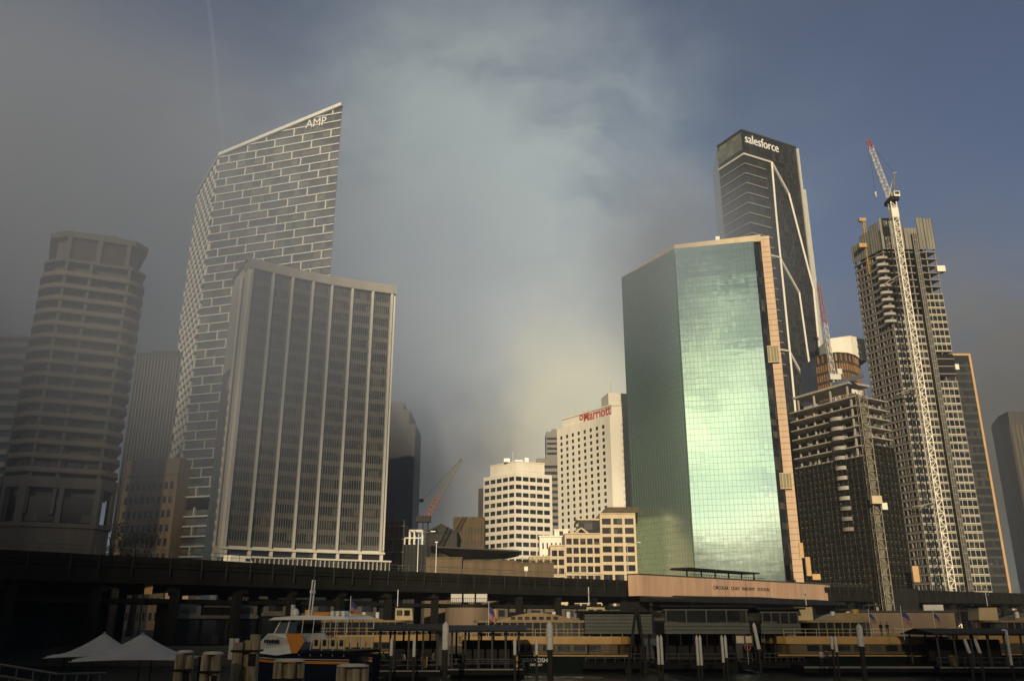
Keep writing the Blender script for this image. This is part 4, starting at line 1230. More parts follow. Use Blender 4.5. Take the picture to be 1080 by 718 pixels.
# ================================================================ station front with its name
def station():
    ZT = 15.7; p0 = atz(673.5, 605.3, ZT); p1 = atz(875, 616.3, ZT)
    f = Face(V2(p0), V2(p1)); c = (f.a+f.b)/2
    zb = 11.2
    t = thing('station_building', 'salmon rendered station front with raised lettering over a black awning', 'station', (c.x, c.y, GZ))
    mb = MB()
    n = 4
    mb.hexa([f.p(0, zb, 0), f.p(f.L, zb, 0), f.p(f.L, zb, -3), f.p(0, zb, -3), f.p(0, ZT, 0), f.p(f.L, ZT, 0), f.p(f.L, ZT, -3), f.p(0, ZT, -3)])
    w = mb.build('sign_wall', salmon_r, t)
    mb = MB(); f.box(mb, -.2, f.L+.2, ZT, ZT+.2, -3.2, .25); mb.build('coping', conc_d, t)
    mb = MB()
    for px in (764, 786, 811): 
        s, _ = f.hit(px, 612); f.box(mb, s-.04, s+.04, zb, ZT, .0, .03)
    mb.build('panel_joint', conc_d, w)
    s0, z0 = f.hit(752.3, 619.5); s1, z1 = f.hit(811, 621.5)
    sign_on(f, s0, (z0+z1)/2-.35, .05, 'CIRCULAR   QUAY   RAILWAY   STATION', s1-s0, letter_k, w, height=.95, thick=.08)
    # black awning below, bulging in the middle
    mb = MB()
    pts = [(0, .0), (.13, .1), (.14, .75), (.3, .9), (.55, 1.3), (.62, 1.0), (.9, .75), (1.0, .2)]
    for (u0, h0), (u1, h1) in zip(pts, pts[1:]):
        mb.hexa([f.p(f.L*u0, zb-1.2, 4.5), f.p(f.L*u1, zb-1.2, 4.5), f.p(f.L*u1, zb-1.2, .05), f.p(f.L*u0, zb-1.2, .05), f.p(f.L*u0, zb-.5+h0*.6, 4.2), f.p(f.L*u1, zb-.5+h1*.6, 4.2), f.p(f.L*u1, zb-.1+h1*.5, .05), f.p(f.L*u0, zb-.1+h0*.5, .05)])
    mb.build('awning', dark_m, t)
    for i in range(7):
        mb = MB(); s = 1+ (f.L-2)*i/6; f.box(mb, s-.3, s+.3, GZ, zb-1.2, 2.0, 2.6); mb.build('column', dark_m, t)
    mb = MB(); f.box(mb, .5, f.L-.5, GZ, zb-1.2, -6, -1.5); mb.build('entrance_wall', conc_v, t)
    mb = MB()
    # canopy on the roof
    g0, g1 = f.hit(729, 604), f.hit(805, 606)
    z = 17.5
    mb = MB(); mb.hexa([f.p(g0[0], z, -1), f.p(g1[0], z, -1), f.p(g1[0], z, -6), f.p(g0[0], z, -6), f.p(g0[0]+.2, z+.5, -1), f.p(g1[0], z+.35, -1), f.p(g1[0], z+.35, -6), f.p(g0[0]+.2, z+.5, -6)])
    ca = mb.build('roof_canopy', dark_m, t)
    for i in range(6):
        mb = MB(); s = lerp(g0[0]+1.2, g1[0]-1.2, i/5); f.box(mb, s-.12, s+.12, ZT+.2, z, -2.2, -1.9); mb.build('canopy_post', dark_m, t)
    mb = MB(); f.box(mb, g0[0]+2, g1[0]+4, 16.5, 16.6, -1.6, -1.5)
    s = g0[0]+2
    while s < g1[0]+4: f.box(mb, s, s+.06, ZT+.2, 16.5, -1.6, -1.5); s += 1.1
    mb.build('railing', dark_m, t)
    # stub walls at the right end lit by the sun
    return t
salmon_r = mat('salmon_render', (.42,.27,.18), .85, streak=True, scale=.45, var=.2)
station()

# dark flared roof building and sandstone parapet behind the viaduct
def flared():
    Y = 232
    xa, xb = at(462, 580, Y).x, at(546, 580, Y).x
    z0, z1 = zat(500, 588, Y), zat(500, 576, Y)
    t = thing('flared_roof_building', 'low building with dark flared roof above a sandstone parapet', 'building', ((xa+xb)/2, Y+8, GZ))
    mb = MB(); mb.hexa([(xa+5, Y+2, z0), (xb-6, Y+2, z0), (xb-6, Y+14, z0), (xa+5, Y+14, z0), (xa-.5, Y-1, z1-.4), (xb+.5, Y-1, z1-1.4), (xb+.5, Y+16, z1-1.4), (xa-.5, Y+16, z1-.4)]); r = mb.build('roof', roofd, t)
    mb = MB(); mb.hexa([(xa-.5, Y-1.2, z1-.4), (xb+.5, Y-1.2, z1-1.4), (xb+.5, Y+16, z1-1.4), (xa-.5, Y+16, z1-.4), (xa-.3, Y-1, z1), (xb+.3, Y-1, z1-1.0), (xb, Y+16, z1-1.0), (xa, Y+16, z1)]); mb.build('roof_edge', conc_d, r)
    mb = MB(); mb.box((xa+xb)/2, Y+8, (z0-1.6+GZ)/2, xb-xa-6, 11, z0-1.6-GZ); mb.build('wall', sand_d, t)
    mb = MB(); mb.box((xa+xb)/2, Y+8, z0-.8, xb-xa-7, 10.5, 1.6); mb.build('window_band', glass, t)
    for pa, pb, py, yy, lab in ((449, 487, 588.5, 226, 'ochre sandstone block wall end on the left of the flared roof'), (487.5, 545, 592, 228, 'long low ochre wall under the flared roof'), (541, 584, 594, 224, 'ochre wall topped by shrubs beside the stepped cream building')):
        xa, xb = at(pa, 598, yy).x, at(pb, 598, yy).x; z = zat(pa, py, yy)
        w = thing('sandstone_wall', lab, 'wall', ((xa+xb)/2, yy, GZ))
        mb = MB(); mb.box((xa+xb)/2, yy+1, (z+GZ)/2, xb-xa, 2, z-GZ); mb.build('wall', sand_d, w)
        mb = MB(); mb.box((xa+xb)/2, yy+1, z+.15, xb-xa+.3, 2.5, .3); mb.build('coping', sand_d, w)
        mb = MB(); mb.box((xa+xb)/2, yy-.06, z-2.0, xb-xa, .12, .25); mb.build('string_course', sand_d, w)
flared()

# ================================================================ lamps, sign and van on the roadway
def lamps():
    for px, py, arm, lab in ((451.5, 563, 1, 'tall street lamp with one arm in front of the dark site shed'), (471, 572, 0, 'plain lamp pole standing before the flared roof'), (673.5, 574, 1, 'street lamp with angled arm before the green glass tower'), (1048.5, 596, 1, 'street lamp at the foot of the lit edged dark tower'), (919, 590, 0, 'slim lamp pole in front of the site scaffolding')):
        p, f = vat(px, 3.5); zt = zat(px, py, p.y)
        t = thing('street_lamp', lab, 'street lamp', (p.x, p.y, 14.15), group='lamps along the roadway')
        mb = MB(); mb.tube((p.x, p.y, 14.15), (p.x, p.y, zt), .11, .07, n=6); mb.build('pole', steel, t)
        if arm:
            mb = MB(); mb.tube((p.x, p.y, zt), (p.x+2.6, p.y, zt+.5), .06, n=5); mb.build('arm', steel, t)
            mb = MB(); mb.box(p.x+2.9, p.y, zt+.52, .9, .35, .16); mb.build('lamp_head', steel, t)
        else:
            mb = MB(); mb.box(p.x, p.y, zt+.1, .5, .35, .2); mb.build('lamp_head', steel, t)
    p, f = vat(558, 1.0); 
    t = thing('road_sign', 'small white square road sign on a post above the viaduct parapet', 'sign', (p.x, p.y, 14.15))
    z = zat(558, 599.5, p.y)
    mb = MB(); mb.tube((p.x, p.y, 14.15), (p.x, p.y, z+.6), .05, n=6); mb.build('post', steel, t)
    mb = MB(); mb.box(p.x, p.y-.08, z, .8, .05, .9); mb.build('sign_plate', white_w, t)
    # white van
    p, f = vat(276, 6.0)
    t = thing('van', 'white van driving along the roadway below the ribbed slab', 'van', (p.x, p.y, 14.15), rz=math.atan2(f.u.y, f.u.x))
    prof = [(-2.5,.35),(2.4,.35),(2.5,1.0),(1.9,1.25),(1.2,2.15),(-2.4,2.2),(-2.5,1.9)]
    def loc(m): m.parent = t; m.matrix_parent_inverse = Matrix(); return m
    mb = MB(); k = len(prof)
    A = [(x, -.95, z) for x, z in prof]; B = [(x, .95, z) for x, z in prof]
    mb.poly(A); mb.poly(list(reversed(B)))
    for i in range(k): j = (i+1) % k; mb.poly([A[i], B[i], B[j], A[j]])
    loc(mb.build('body', white_w))
    mb = MB(); mb.box(.9, -.96, 1.6, .9, .04, .5); loc(mb.build('window', glass))
    mb = MB(); mb.hexa([(1.25,-.8,2.1),(1.25,.8,2.1),(1.2,.8,2.05),(1.2,-.8,2.05),(1.93,-.8,1.3),(1.93,.8,1.3),(1.88,.8,1.25),(1.88,-.8,1.25)]); loc(mb.build('windscreen', glass))
    for x in (-1.6, 1.6):
        for y in (-.85, .85): mb = MB(); mb.tube((x, y-.1, .35), (x, y+.1, .35), .35, n=12); loc(mb.build('wheel', dark_m))
    for y in (-.7, .7): mb = MB(); mb.box(2.5, y, .85, .06, .3, .2); loc(mb.build('headlight', white_w))
    # warehouse-like dark hedge on the roadside
lamps()

# ================================================================ trees
leaf_m = mat('dark_foliage', (.022,.032,.012), .7, var=.5, scale=.8)
bark_m = mat('bark', (.06,.045,.03), .9)
def tree(base, h, rad, lab, seed, cat='tree'):
    r = random.Random(seed); t = thing('tree', lab, cat, base)
    b = Vector(base); mb = MB(); top = b + Vector((r.uniform(-.4,.4), 0, h*.55)); mb.tube(b, top, h*.035, h*.022, n=7)
    tips = []
    for i in range(8):
        q = 2*math.pi*i/8 + r.uniform(-.3,.3); e = top + Vector((math.cos(q)*rad*r.uniform(.4,.8), math.sin(q)*rad*r.uniform(.4,.8), h*r.uniform(.05,.38)))
        mb.tube(b.lerp(top, r.uniform(.6,1)), e, h*.014, h*.005, n=5); tips.append(e)
    mb.build('trunk', bark_m, t)
    mb = MB()
    for e in tips + [top + Vector((0,0,h*.3))]:
        for k in range(7):
            cc = e + Vector((r.gauss(0,1), r.gauss(0,1), r.gauss(0,.8)))*rad*.24
            for _ in range(26):
                p = cc + Vector((r.gauss(0,1), r.gauss(0,1), r.gauss(0,.8)))*rad*.13
                a = Vector((r.gauss(0,1), r.gauss(0,1), r.gauss(0,.6))).normalized(); c = a.cross(Vector((r.gauss(0,1), r.gauss(0,1), r.gauss(0,1)))).normalized()
                s = rad*r.uniform(.03,.06); mb.poly([p-a*s, p+c*s*.5, p+a*s, p-c*s*.5])
    mb.build('crown', leaf_m, t)
for px, py, Y, rad, lab, sd_ in ((133, 537, 205, 4.6, 'dark leafy tree beside the beige tower podium', 1), (152, 548, 215, 4.2, 'dark rounded tree against the foot of the sandstone block', 2), (262, 584, 200, 3.4, 'small dark tree in front of the ribbed slab podium', 3), (252, 589, 196, 2.4, 'low bushy tree left of the white van', 4)):
    q = at(px, py, Y); tree((q.x, Y, GZ), q.z-GZ, rad, lab, sd_)
# shrubs along the sandstone wall
for i, px in enumerate((552, 561, 570, 578)):
    q = at(px, 591, 225.2); t = thing('shrub', 'low dark shrub growing on top of the ochre wall', 'shrub', (q.x, 225.2, q.z-1.2), group='shrubs on the ochre wall')
    r = random.Random(i); mb = MB(); mb.tube((q.x, 225.2, q.z-1.3), (q.x, 225.2, q.z), .08, .03, n=5); mb.build('stem', bark_m, t)
    mb = MB()
    for _ in range(260):
        p = q + Vector((r.gauss(0,.55), r.gauss(0,.4), r.gauss(0,.35))); a = Vector((r.gauss(0,1), r.gauss(0,1), r.gauss(0,1))).normalized(); c = a.orthogonal().normalized(); s = r.uniform(.08,.16)
        mb.poly([p-a*s, p+c*s*.5, p+a*s, p-c*s*.5])
    mb.build('foliage', leaf_m, t)

# ================================================================ pavilions on the quay
def pavilions():
    # round salmon pavilion with white upper rail
    Y = 140
    xa, xb = at(467.5, 650, Y).x, at(520, 650, Y).x; z1 = zat(490, 637.5, Y)
    c = ((xa+xb)/2, Y+4); rx = (xb-xa)/2
    t = thing('quay_pavilion', 'round ended salmon pavilion with a white deck rail on top', 'building', (c[0], c[1], GZ))
    ring = [(c[0]+rx*math.cos(q)*(1 if math.sin(q) < 0 else 1), c[1]+4*math.sin(q)) for q in [2*math.pi*i/28 for i in range(28)]]
    mb = MB(); mb.prism(ring, GZ, z1-.3); mb.build('wall', salmon_d, t)
    mb = MB(); mb.prism([(c[0]+(x-c[0])*1.05, c[1]+(y-c[1])*1.08) for x, y in ring], z1-.3, z1); mb.build('roof', dark_m, t)
    x0, x1 = at(474, 630, Y).x, at(515, 630, Y).x; zt = zat(490, 625, Y)
    for i in range(3):
        xs = lerp(x0, x1, i/3); xe = lerp(x0, x1, (i+.86)/3)
        mb = MB(); mb.box((xs+xe)/2, Y+3.6, (z1+zt)/2+.2, xe-xs, .12, zt-z1-.5); mb.build('deck_screen', white_s, t)
    mb = MB(); n = 22
    for i in range(n+1): mb.box(lerp(x0-.5, x1, i/n), Y+1.4, z1+.5, .05, .05, 1.0)
    mb.box((x0+x1)/2-.25, Y+1.4, z1+1.02, x1-x0+.5, .07, .06); mb.build('railing', dark_m, t)
    # long salmon pavilion at the right
    Y = 150
    xa, xb = at(896, 650, Y).x, at(1007, 650, Y).x; z1 = zat(950, 645, Y)
    t = thing('quay_pavilion', 'long low salmon pavilion behind the ferries flying flags', 'building', ((xa+xb)/2, Y+4, GZ))
    mb = MB(); mb.box((xa+xb)/2, Y+4, (z1+GZ)/2, xb-xa, 8, z1-GZ); mb.build('wall', salmon_d, t)
    mb = MB(); mb.box((xa+xb)/2, Y+4, z1+.12, xb-xa+.8, 8.8, .24); mb.build('roof', conc_d, t)
    x0, x1 = at(980, 640, Y).x, at(1001, 640, Y).x; zt = zat(990, 638.5, Y)
    for i in range(6):
        xs = lerp(x0, x1, i/6); mb = MB(); mb.box(xs+.2, Y+2, (z1+zt)/2+.2, .55, .3, zt-z1); mb.build('roof_vent', white_s, t)
    # orange panel on a post, standing in for a sunlit glimpse behind the viaduct
    p, f = vat(163.5, 1.5); z = zat(163.5, 619, p.y)
    t = thing('sunlit_glimpse', 'orange panel on a dark post standing in for a sunlit glimpse under the viaduct', 'sunlit_glimpse', (p.x-.75, p.y, GZ))
    mb = MB(); mb.tube((p.x-.75, p.y, GZ), (p.x-.75, p.y, z+1.3), .09, n=8); mb.build('post', dark_m, t)
    mb = MB(); mb.box(p.x-.05, p.y, z, 1.15, .05, 1.9); mb.build('cloth', orange_w, t)
    mb = MB(); mb.bar((p.x-.75, p.y, z+1.0), (p.x+.6, p.y, z+1.0), .06); mb.build('arm', dark_m, t)
    for px, py, w, h, lab in ((189, 611, 3.6, 2.2, 'pale boxy building glimpsed beneath the viaduct beside the orange panel'), (176, 613, 1.6, 3.6, 'narrow pale wall end glimpsed beneath the viaduct')):
        q = at(px, py, 205); t = thing('lit_building', lab, 'building', (q.x, 208, GZ))
        mb = MB(); mb.box(q.x, 210, (q.z+h/2+GZ)/2, w, 6, q.z+h/2-GZ); mb.build('wall', cream, t)
        mb = MB(); mb.box(q.x, 210, q.z+h/2+.15, w+.4, 6.4, .3); mb.build('roof', conc_d, t)
        mb = MB(); mb.box(q.x, 206.95, q.z-.6, w*.5, .1, 1.2); mb.build('window', glass, t)
salmon_d = mat('dusty_salmon_wall', (.19,.14,.095), .85, streak=True, scale=.5, var=.2)
white_s = mat('dull_white_panel', (.48,.47,.42), .6, var=.12)
pavilions()

# ================================================================ wharves
grey_c = mat('grey_horizontal_cladding', (.065,.07,.06), .6, var=.15, scale=.6)
def wharf(lab, px0, px1, Y, zr, depth, posts, kiosks=(), rail=True, bench=False):
    x0, x1 = at(px0, 665, Y).x, at(px1, 665, Y).x; c = (x0+x1)/2
    t = thing('ferry_wharf', lab, 'wharf', (c, Y, 0))
    mb = MB(); mb.box(c, Y+depth/2, .75, x1-x0, depth, .7); mb.build('pontoon', conc_v, t)
    mb = MB(); mb.box(c, Y+.02, 1.0, x1-x0-.2, .2, .14); mb.build('fender_strip', conc, t)
    mb = MB(); mb.hexa([(x0-.4, Y-.6, zr), (x1+.4, Y-.6, zr), (x1+.4, Y+depth, zr), (x0-.4, Y+depth, zr), (x0-.4, Y-.6, zr+.22), (x1+.4, Y-.6, zr+.22), (x1+.4, Y+depth*.5, zr+.75), (x0-.4, Y+depth*.5, zr+.75)]); mb.build('roof', roofd, t)
    n = posts
    for i in range(n):
        for yy in (Y+.6, Y+depth-1):
            mb = MB(); x = lerp(x0+.5, x1-.5, i/(n-1)); mb.tube((x, yy, 1.1), (x, yy, zr), .13, n=7); mb.build('post', conc_d, t)
    mb = MB()
    for z in (1.6, 2.1): mb.bar((x0, Y+.25, z), (x1, Y+.25, z), .05)
    k = int((x1-x0)/1.6)
    for i in range(k+1): x = lerp(x0, x1, i/k); mb.bar((x, Y+.25, 1.1), (x, Y+.25, 2.1), .05)
    mb.build('railing', rail_m, t)
    mb = MB(); mb.box(c, Y+depth*.72, 2.7, (x1-x0)*.7, .15, 2.6); mb.build('windbreak', dark_m, t)
    if bench:
        mb = MB(); mb.box(c+1.5, Y+2.4, 1.75, 7, .5, .1); mb.build('bench_seat', conc_d, t)
        for dx in (-2, 1.5, 5): mb = MB(); mb.box(c+dx, Y+2.4, 1.4, .12, .4, .6); mb.build('bench_leg', dark_m, t)
    return t
wharf('long dark ferry wharf with flat roof left of the tall white topped pile', 396, 466, 101, 5.15, 10, 5, bench=False)
wharf('dark ferry wharf with open sides and a bench, right of the tall white topped pile', 472, 552, 104, 5.0, 10, 6, bench=True)
def wharf_building(lab, px0, px1, py0, py1, Y, bands, legs=True, posts=6):
    x0, x1 = at(px0, py1, Y).x, at(px1, py1, Y).x; zt, zb = zat(px0, py0, Y), zat(px0, py1, Y); c = (x0+x1)/2
    t = thing('wharf_building', lab, 'wharf', (c, Y+4, 0))
    mb = MB(); mb.box(c, Y+5, .8, x1-x0+1, 11, .8); mb.build('pontoon', conc_v, t)
    for za, zb_, m in bands:
        a, b = lerp(zb, zt, za), lerp(zb, zt, zb_)
        mb = MB(); mb.box(c, Y+4.5-(.0 if m is glass else .1), (a+b)/2, x1-x0-(.3 if m is glass else 0), 9, b-a); q = mb.build('window_band' if m is glass else 'clad_wall', m, t)
        mb = MB()
        if m is glass:
            for i in range(5): mb.box(lerp(x0+.3, x1-.3, i/4), Y-.08, (a+b)/2, .14, .12, b-a)
            mb.build('mullion', grey_c, q)
        else:
            n = max(2, int((b-a)/.38))
            for i in range(1, n): mb.box(c, Y-.11, lerp(a, b, i/n), x1-x0+.02, .05, .05)
            mb.build('cladding_groove', dark_m, q)
    mb = MB(); mb.box(c, Y+4.3, zt+.12, x1-x0+1.2, 10.5, .22); mb.build('roof', roofd, t)
    for i in range(posts):
        for yy in (Y+.4, Y+8): mb = MB(); x = lerp(x0+.4, x1-.4, i/(posts-1)); mb.tube((x, yy, 1.2), (x, yy, zb), .13, n=7); mb.build('post', dark_m, t)
    mb = MB(); mb.box(c, Y+6, (1.2+zb)/2, x1-x0-1, .3, zb-1.2); mb.build('back_wall', dark_m, t)
    mb = MB()
    for z in (1.7, 2.2): mb.bar((x0, Y-.2, z), (x1, Y-.2, z), .05)
    for i in range(8): x = lerp(x0, x1, i/7); mb.bar((x, Y-.2, 1.2), (x, Y-.2, 2.2), .05)
    mb.build('railing', rail_m, t)
    return t
wharf_building('grey clad wharf building without windows right of the cream ferry', 617, 688, 645.5, 668, 117, ((0,1,grey_c),), posts=5)
wharf_building('wide wharf building with a dark window band above grey cladding', 701, 791, 640, 668, 117, ((0,.42,grey_c),(.42,.88,glass),(.88,1,grey_c)), posts=7)
wharf_building('narrower wharf building with a split grey band, next to the yellow ferry', 803, 845, 642.5, 668, 119, ((0,.42,grey_c),(.42,.86,glass),(.86,1,grey_c)), posts=4)
# raking props beside the clad building
for pa, pb, lab in ((662, 671, 'raking dark prop leaning right beside the clad wharf building'), (681, 673, 'raking dark prop leaning left against its twin')):
    A = at(pa, 700, 114); B = at(pb, 641, 114)
    t = thing('raking_prop', lab, 'strut', (A.x, 114, A.z)); mb = MB(); mb.bar((A.x, 114, .5), B, .32); mb.build('strut', dark_m, t)
    mb = MB(); mb.box(A.x, 114, .35, .8, .8, .7); mb.build('foot_plate', dark_m, t)
wharf('low dark ferry wharf under the yellow superstructure at the far right', 985, 1100, 108, 4.6, 9, 7)
wharf('low dark ferry wharf before the flag decked ferry', 850, 975, 100, 1.4, 4, 3) if False else None

# ================================================================ piles
pile_w = mat('white_pile_sleeve', (.54,.52,.46), .6, var=.15, scale=2.0)
pile_d = mat('dark_wet_pile', (.03,.028,.024), .6, var=.3)
def pile(px, py0, py1, Y, w, lab, py2=706, lean=0.0, group=None):
    x = at(px, py1, Y).x; z1, z0 = zat(px, py0, Y), zat(px, py1, Y)
    t = thing('mooring_pile', lab, 'pile', (x, Y, 0), group=group)
    mb = MB(); mb.tube((x, Y, -2), (x, Y, z0), w*.5, n=12); mb.build('shaft', pile_d, t, smooth=False)
    mb = MB(); mb.tube((x, Y, z0-.01), (x+lean, Y, z1), w*.62, n=12); sl = mb.build('white_sleeve', pile_w, t)
    mb = MB(); mb.tube((x+lean, Y, z1), (x+lean, Y, z1+.3), w*.62, w*.1, n=12); mb.build('cap', pile_w, sl)
    return t
pile(469.5, 658.5, 684.5, 92, .52, 'thick white topped mooring pile between the two dark wharves')
pile(580, 658.5, 684.5, 92, .55, 'thick white topped mooring pile in front of the cream ferry')
pile(908.5, 660.5, 681, 96, .52, 'thick white topped mooring pile before the flag decked ferry')
for px, a, b, lab in ((412.5, 675, 691, 'thin white sleeved pile furthest left on the first wharf'), (436.5, 675, 692, 'thin white sleeved pile next to the yellow bin'), (566, 675.5, 690, 'thin white sleeved pile left of the thick pile by the cream ferry'), (543, 676, 690, 'dull white sleeved pile right of the second wharf')):
    pile(px, a, b, 99, .28, lab)
for px, a, b, lab in ((695, 672, 700, 'left pile of the white pair below the raking props'), (698.6, 672, 700, 'right pile of the white pair below the raking props'), (736.5, 672, 701, 'left pile of the white pair under the window band'), (740, 672, 701, 'right pile of the white pair under the window band'), (763, 672, 698, 'left pile of the white pair near the lit wharf signs'), (766.3, 672, 693, 'right pile of the white pair near the lit wharf signs'), (878, 673, 684, 'left pile of the short white pair at the yellow ferry'), (882.5, 673, 687, 'right pile of the short white pair at the yellow ferry')):
    pile(px, a, b, 103, .26, lab)
pile(800.5, 659, 684, 103, .34, 'leaning white topped pile between the two banded wharf buildings', lean=-.35)
pile(1022.5, 675.5, 688, 103, .3, 'left one of two white sleeves by the far right wharf', lean=-.3)
pile(1033.5, 675.5, 688, 103, .3, 'right one of two white sleeves by the far right wharf', lean=-.3)
A = at(1061, 664, 97); B = at(1067, 701, 97)
t = thing('gangway_post', 'long slanting white pole at the far right wharf', 'pole', (B.x, 97, 0)); mb = MB(); mb.tube((B.x+.1, 97, -.5), B, .14, n=8); mb.build('foot', pile_d, t)
mb = MB(); mb.tube(B, A, .15, n=8); mb.build('pole', pile_w, t); mb = MB(); mb.bar(A, A + Vector((-.5,0,.02)), .16); mb.build('arm', pile_w, t)

timber = mat('weathered_timber_pile', (.17,.12,.06), .9, streak=True, scale=3.5, var=.6, bump=.4, col2=(.56,.48,.31))
def dolphin(px, py0, Y, w, n, lab, tall=None, notch=True):
    x = at(px, py0, Y).x; z1 = zat(px, py0, Y)
    t = thing('timber_dolphin', lab, 'mooring dolphin', (x, Y, 0), group=None)
    r = w/(n+.0)*.62; rr = random.Random(int(px))
    for i in range(n):
        xx = x + (i-(n-1)/2)*w/n*.96; yy = Y + (.25 if i % 2 else -.1)
        zz = z1 - rr.uniform(.03, .12)
        if tall: zz = z1 if i == tall-1 else z1 - rr.uniform(.1, .6)
        mb = MB(); mb.tube((xx, yy, -2), (xx, yy, zz), r*1.06, r, n=12); p = mb.build('pile', timber, t)
        if notch and i == n-1:
            mb = MB(); mb.box(xx-.02, yy-r*.98, z1-1.15, r*1.3, .12, .55); mb.build('rubber_fender', dark_m, p)
    if not tall:
        mb = MB(); P = [(x + math.cos(q)*w*.53, Y+.05 + math.sin(q)*(r+.22)) for q in [2*math.pi*i/18 for i in range(18)]]
        mb.prism(P, z1-.02, z1+.05); mb.prism([(x+(a-x)*.8, Y+(b-Y)*.8) for a, b in P], z1+.05, z1+.09); mb.build('white_cap', pile_w, t)
    for z in (z1-.75,):
        mb = MB(); mb.box(x, Y+.05, z, w*1.04, r*2+.5, .09); mb.build('iron_band', dark_m, t)
dolphin(195, 687.5, 42, .68, 2, 'twin timber pile with white cap right beside the marquee')
dolphin(224.5, 689, 41, .86, 3, 'three timber piles bound together, second from the marquee')
dolphin(262, 668.5, 44, 1.25, 3, 'tallest timber pile cluster without a cap, left of the fast ferry', tall=3)
dolphin(305, 696.5, 40, 1.25, 4, 'white capped timber pile cluster below the fast ferry bow')
dolphin(372, 702, 39, 1.3, 4, 'white capped timber pile cluster below the fast ferry stern')
q = at(247, 682, 60)
t = thing('notice_board', 'pale upright notice board on a post between timber pile clusters', 'sign', (q.x, 60, 0))
mb = MB(); mb.tube((q.x, 60, -1), (q.x, 60, q.z+1), .09, n=8); mb.build('post', dark_m, t)
mb = MB(); mb.box(q.x, 59.88, q.z-.1, .62, .07, 1.3); mb.build('board', white_s, t); mb = MB(); mb.box(q.x, 59.83, q.z-.1, .04, .03, 1.3); mb.build('board_rib', dark_m, t)

# ================================================================ marquees on the pontoon at the left
canvas = mat('grey_white_canvas', (.44,.43,.39), .8, var=.12, scale=.8)
def marquee(lab, cx, Y, z0, z1, hw, hd, rz, deck):
    t = thing('marquee', lab, 'tent', (cx, Y, deck), rz=rz)
    def loc(m, p=None): m.parent = p or t; m.matrix_parent_inverse = Matrix(); return m
    mb = MB(); n = 12
    H = z1-z0
    def pt(i, j, e=0.0):          # i along, j across in -1..1
        x, y = i, j; d = max(abs(x), abs(y)); k = (1-d)**1.55*(1) + 0.0
        rr = min(1.0, math.hypot(x, y)); k = .5*k + .5*max(0, 1-rr)**1.5
        if d < .06: k = 1.0-.02
        sag = -.05*(1-abs(x*y))*d*0
        edge = .10*(1 - (1-d)/1)*(abs(x) if abs(y) > abs(x) else abs(y))**2
        return (x*hw, y*hd, z0-deck + H*k - .10*H*(d**3)*(1-min(abs(x), abs(y))**2)*-1*.6 - e)
    g = [-1+2*i/(2*n) for i in range(2*n+1)]
    for e in (0,):
        for a in range(2*n):
            for b in range(2*n):
                mb.poly([pt(g[a], g[b]), pt(g[a+1], g[b]), pt(g[a+1], g[b+1]), pt(g[a], g[b+1])])
    c = loc(mb.build('canopy', canvas, smooth=True))
    md = c.modifiers.new('thickness', 'SOLIDIFY'); md.thickness = .04
    for sx in (-1, 1):
        for sy in (-1, 1): mb = MB(); mb.tube((sx*hw*.97, sy*hd*.97, 0), (sx*hw*.97, sy*hd*.97, z0-deck+.06), .05, n=8); loc(mb.build('pole', dark_m))
    mb = MB(); mb.tube((0,0,z0-deck+H*.6), (0,0,z0-deck+H+.02), .1, .07, n=8); loc(mb.build('peak_finial', steel))
    return t
DECK = 1.6
mb = MB(); mb.box(-27, 55, DECK/2-.3, 38, 34, DECK+.6); t = tag(mb.build('pontoon', conc_v), 'dark floating pontoon carrying the two large marquees', 'pontoon')
pa = at(128, 690, 44); marquee('larger peaked grey white marquee nearest the timber piles', pa.x+.1, 46, zat(128, 696, 44), zat(131, 667, 46), 2.75, 2.6, R(14), DECK)
pa = at(83, 688, 51); marquee('peaked grey white marquee half hidden behind the larger one', pa.x+.4, 53, zat(80, 692.5, 51), zat(93, 666.5, 53), 2.55, 2.4, R(14), DECK)
for px, lab in ((27, 'dim distant marquee furthest left, small peak in the dark'), (60, 'small distant peaked marquee left of the bright edge light')):
    q = at(px, 660, 150); marquee(lab, q.x, 150, zat(px, 661.5, 150), zat(px, 655.5, 150), 1.6, 1.6, 0, GZ)
def gangway():
    t = thing('gangway', 'sloping gangway with two handrails in the dark bottom corner', 'gangway', (-20, 34, DECK))
    for (a, b, Ya, Yb), nm in ((((-8, 699), (62, 710.5), 36, 36), 'handrail'), (((-8, 711), (40, 719), 36, 36), 'handrail'), (((62, 710.5), (112, 709.5), 36, 38), 'handrail')):
        A, B = at(*a, Ya), at(*b, Yb); mb = MB(); mb.tube(A, B, .05, n=8); mb.build('handrail', rail_m, t)
        for k in range(4):
            p = A.lerp(B, (k+.5)/4); mb = MB(); mb.tube((p.x, p.y, DECK), p, .035, n=6); mb.build('baluster', rail_m, t)
    mb = MB(); mb.box(-17.5, 37.2, DECK+.12, 9, 1.8, .2); mb.build('walkway', conc_d, t)
gangway()
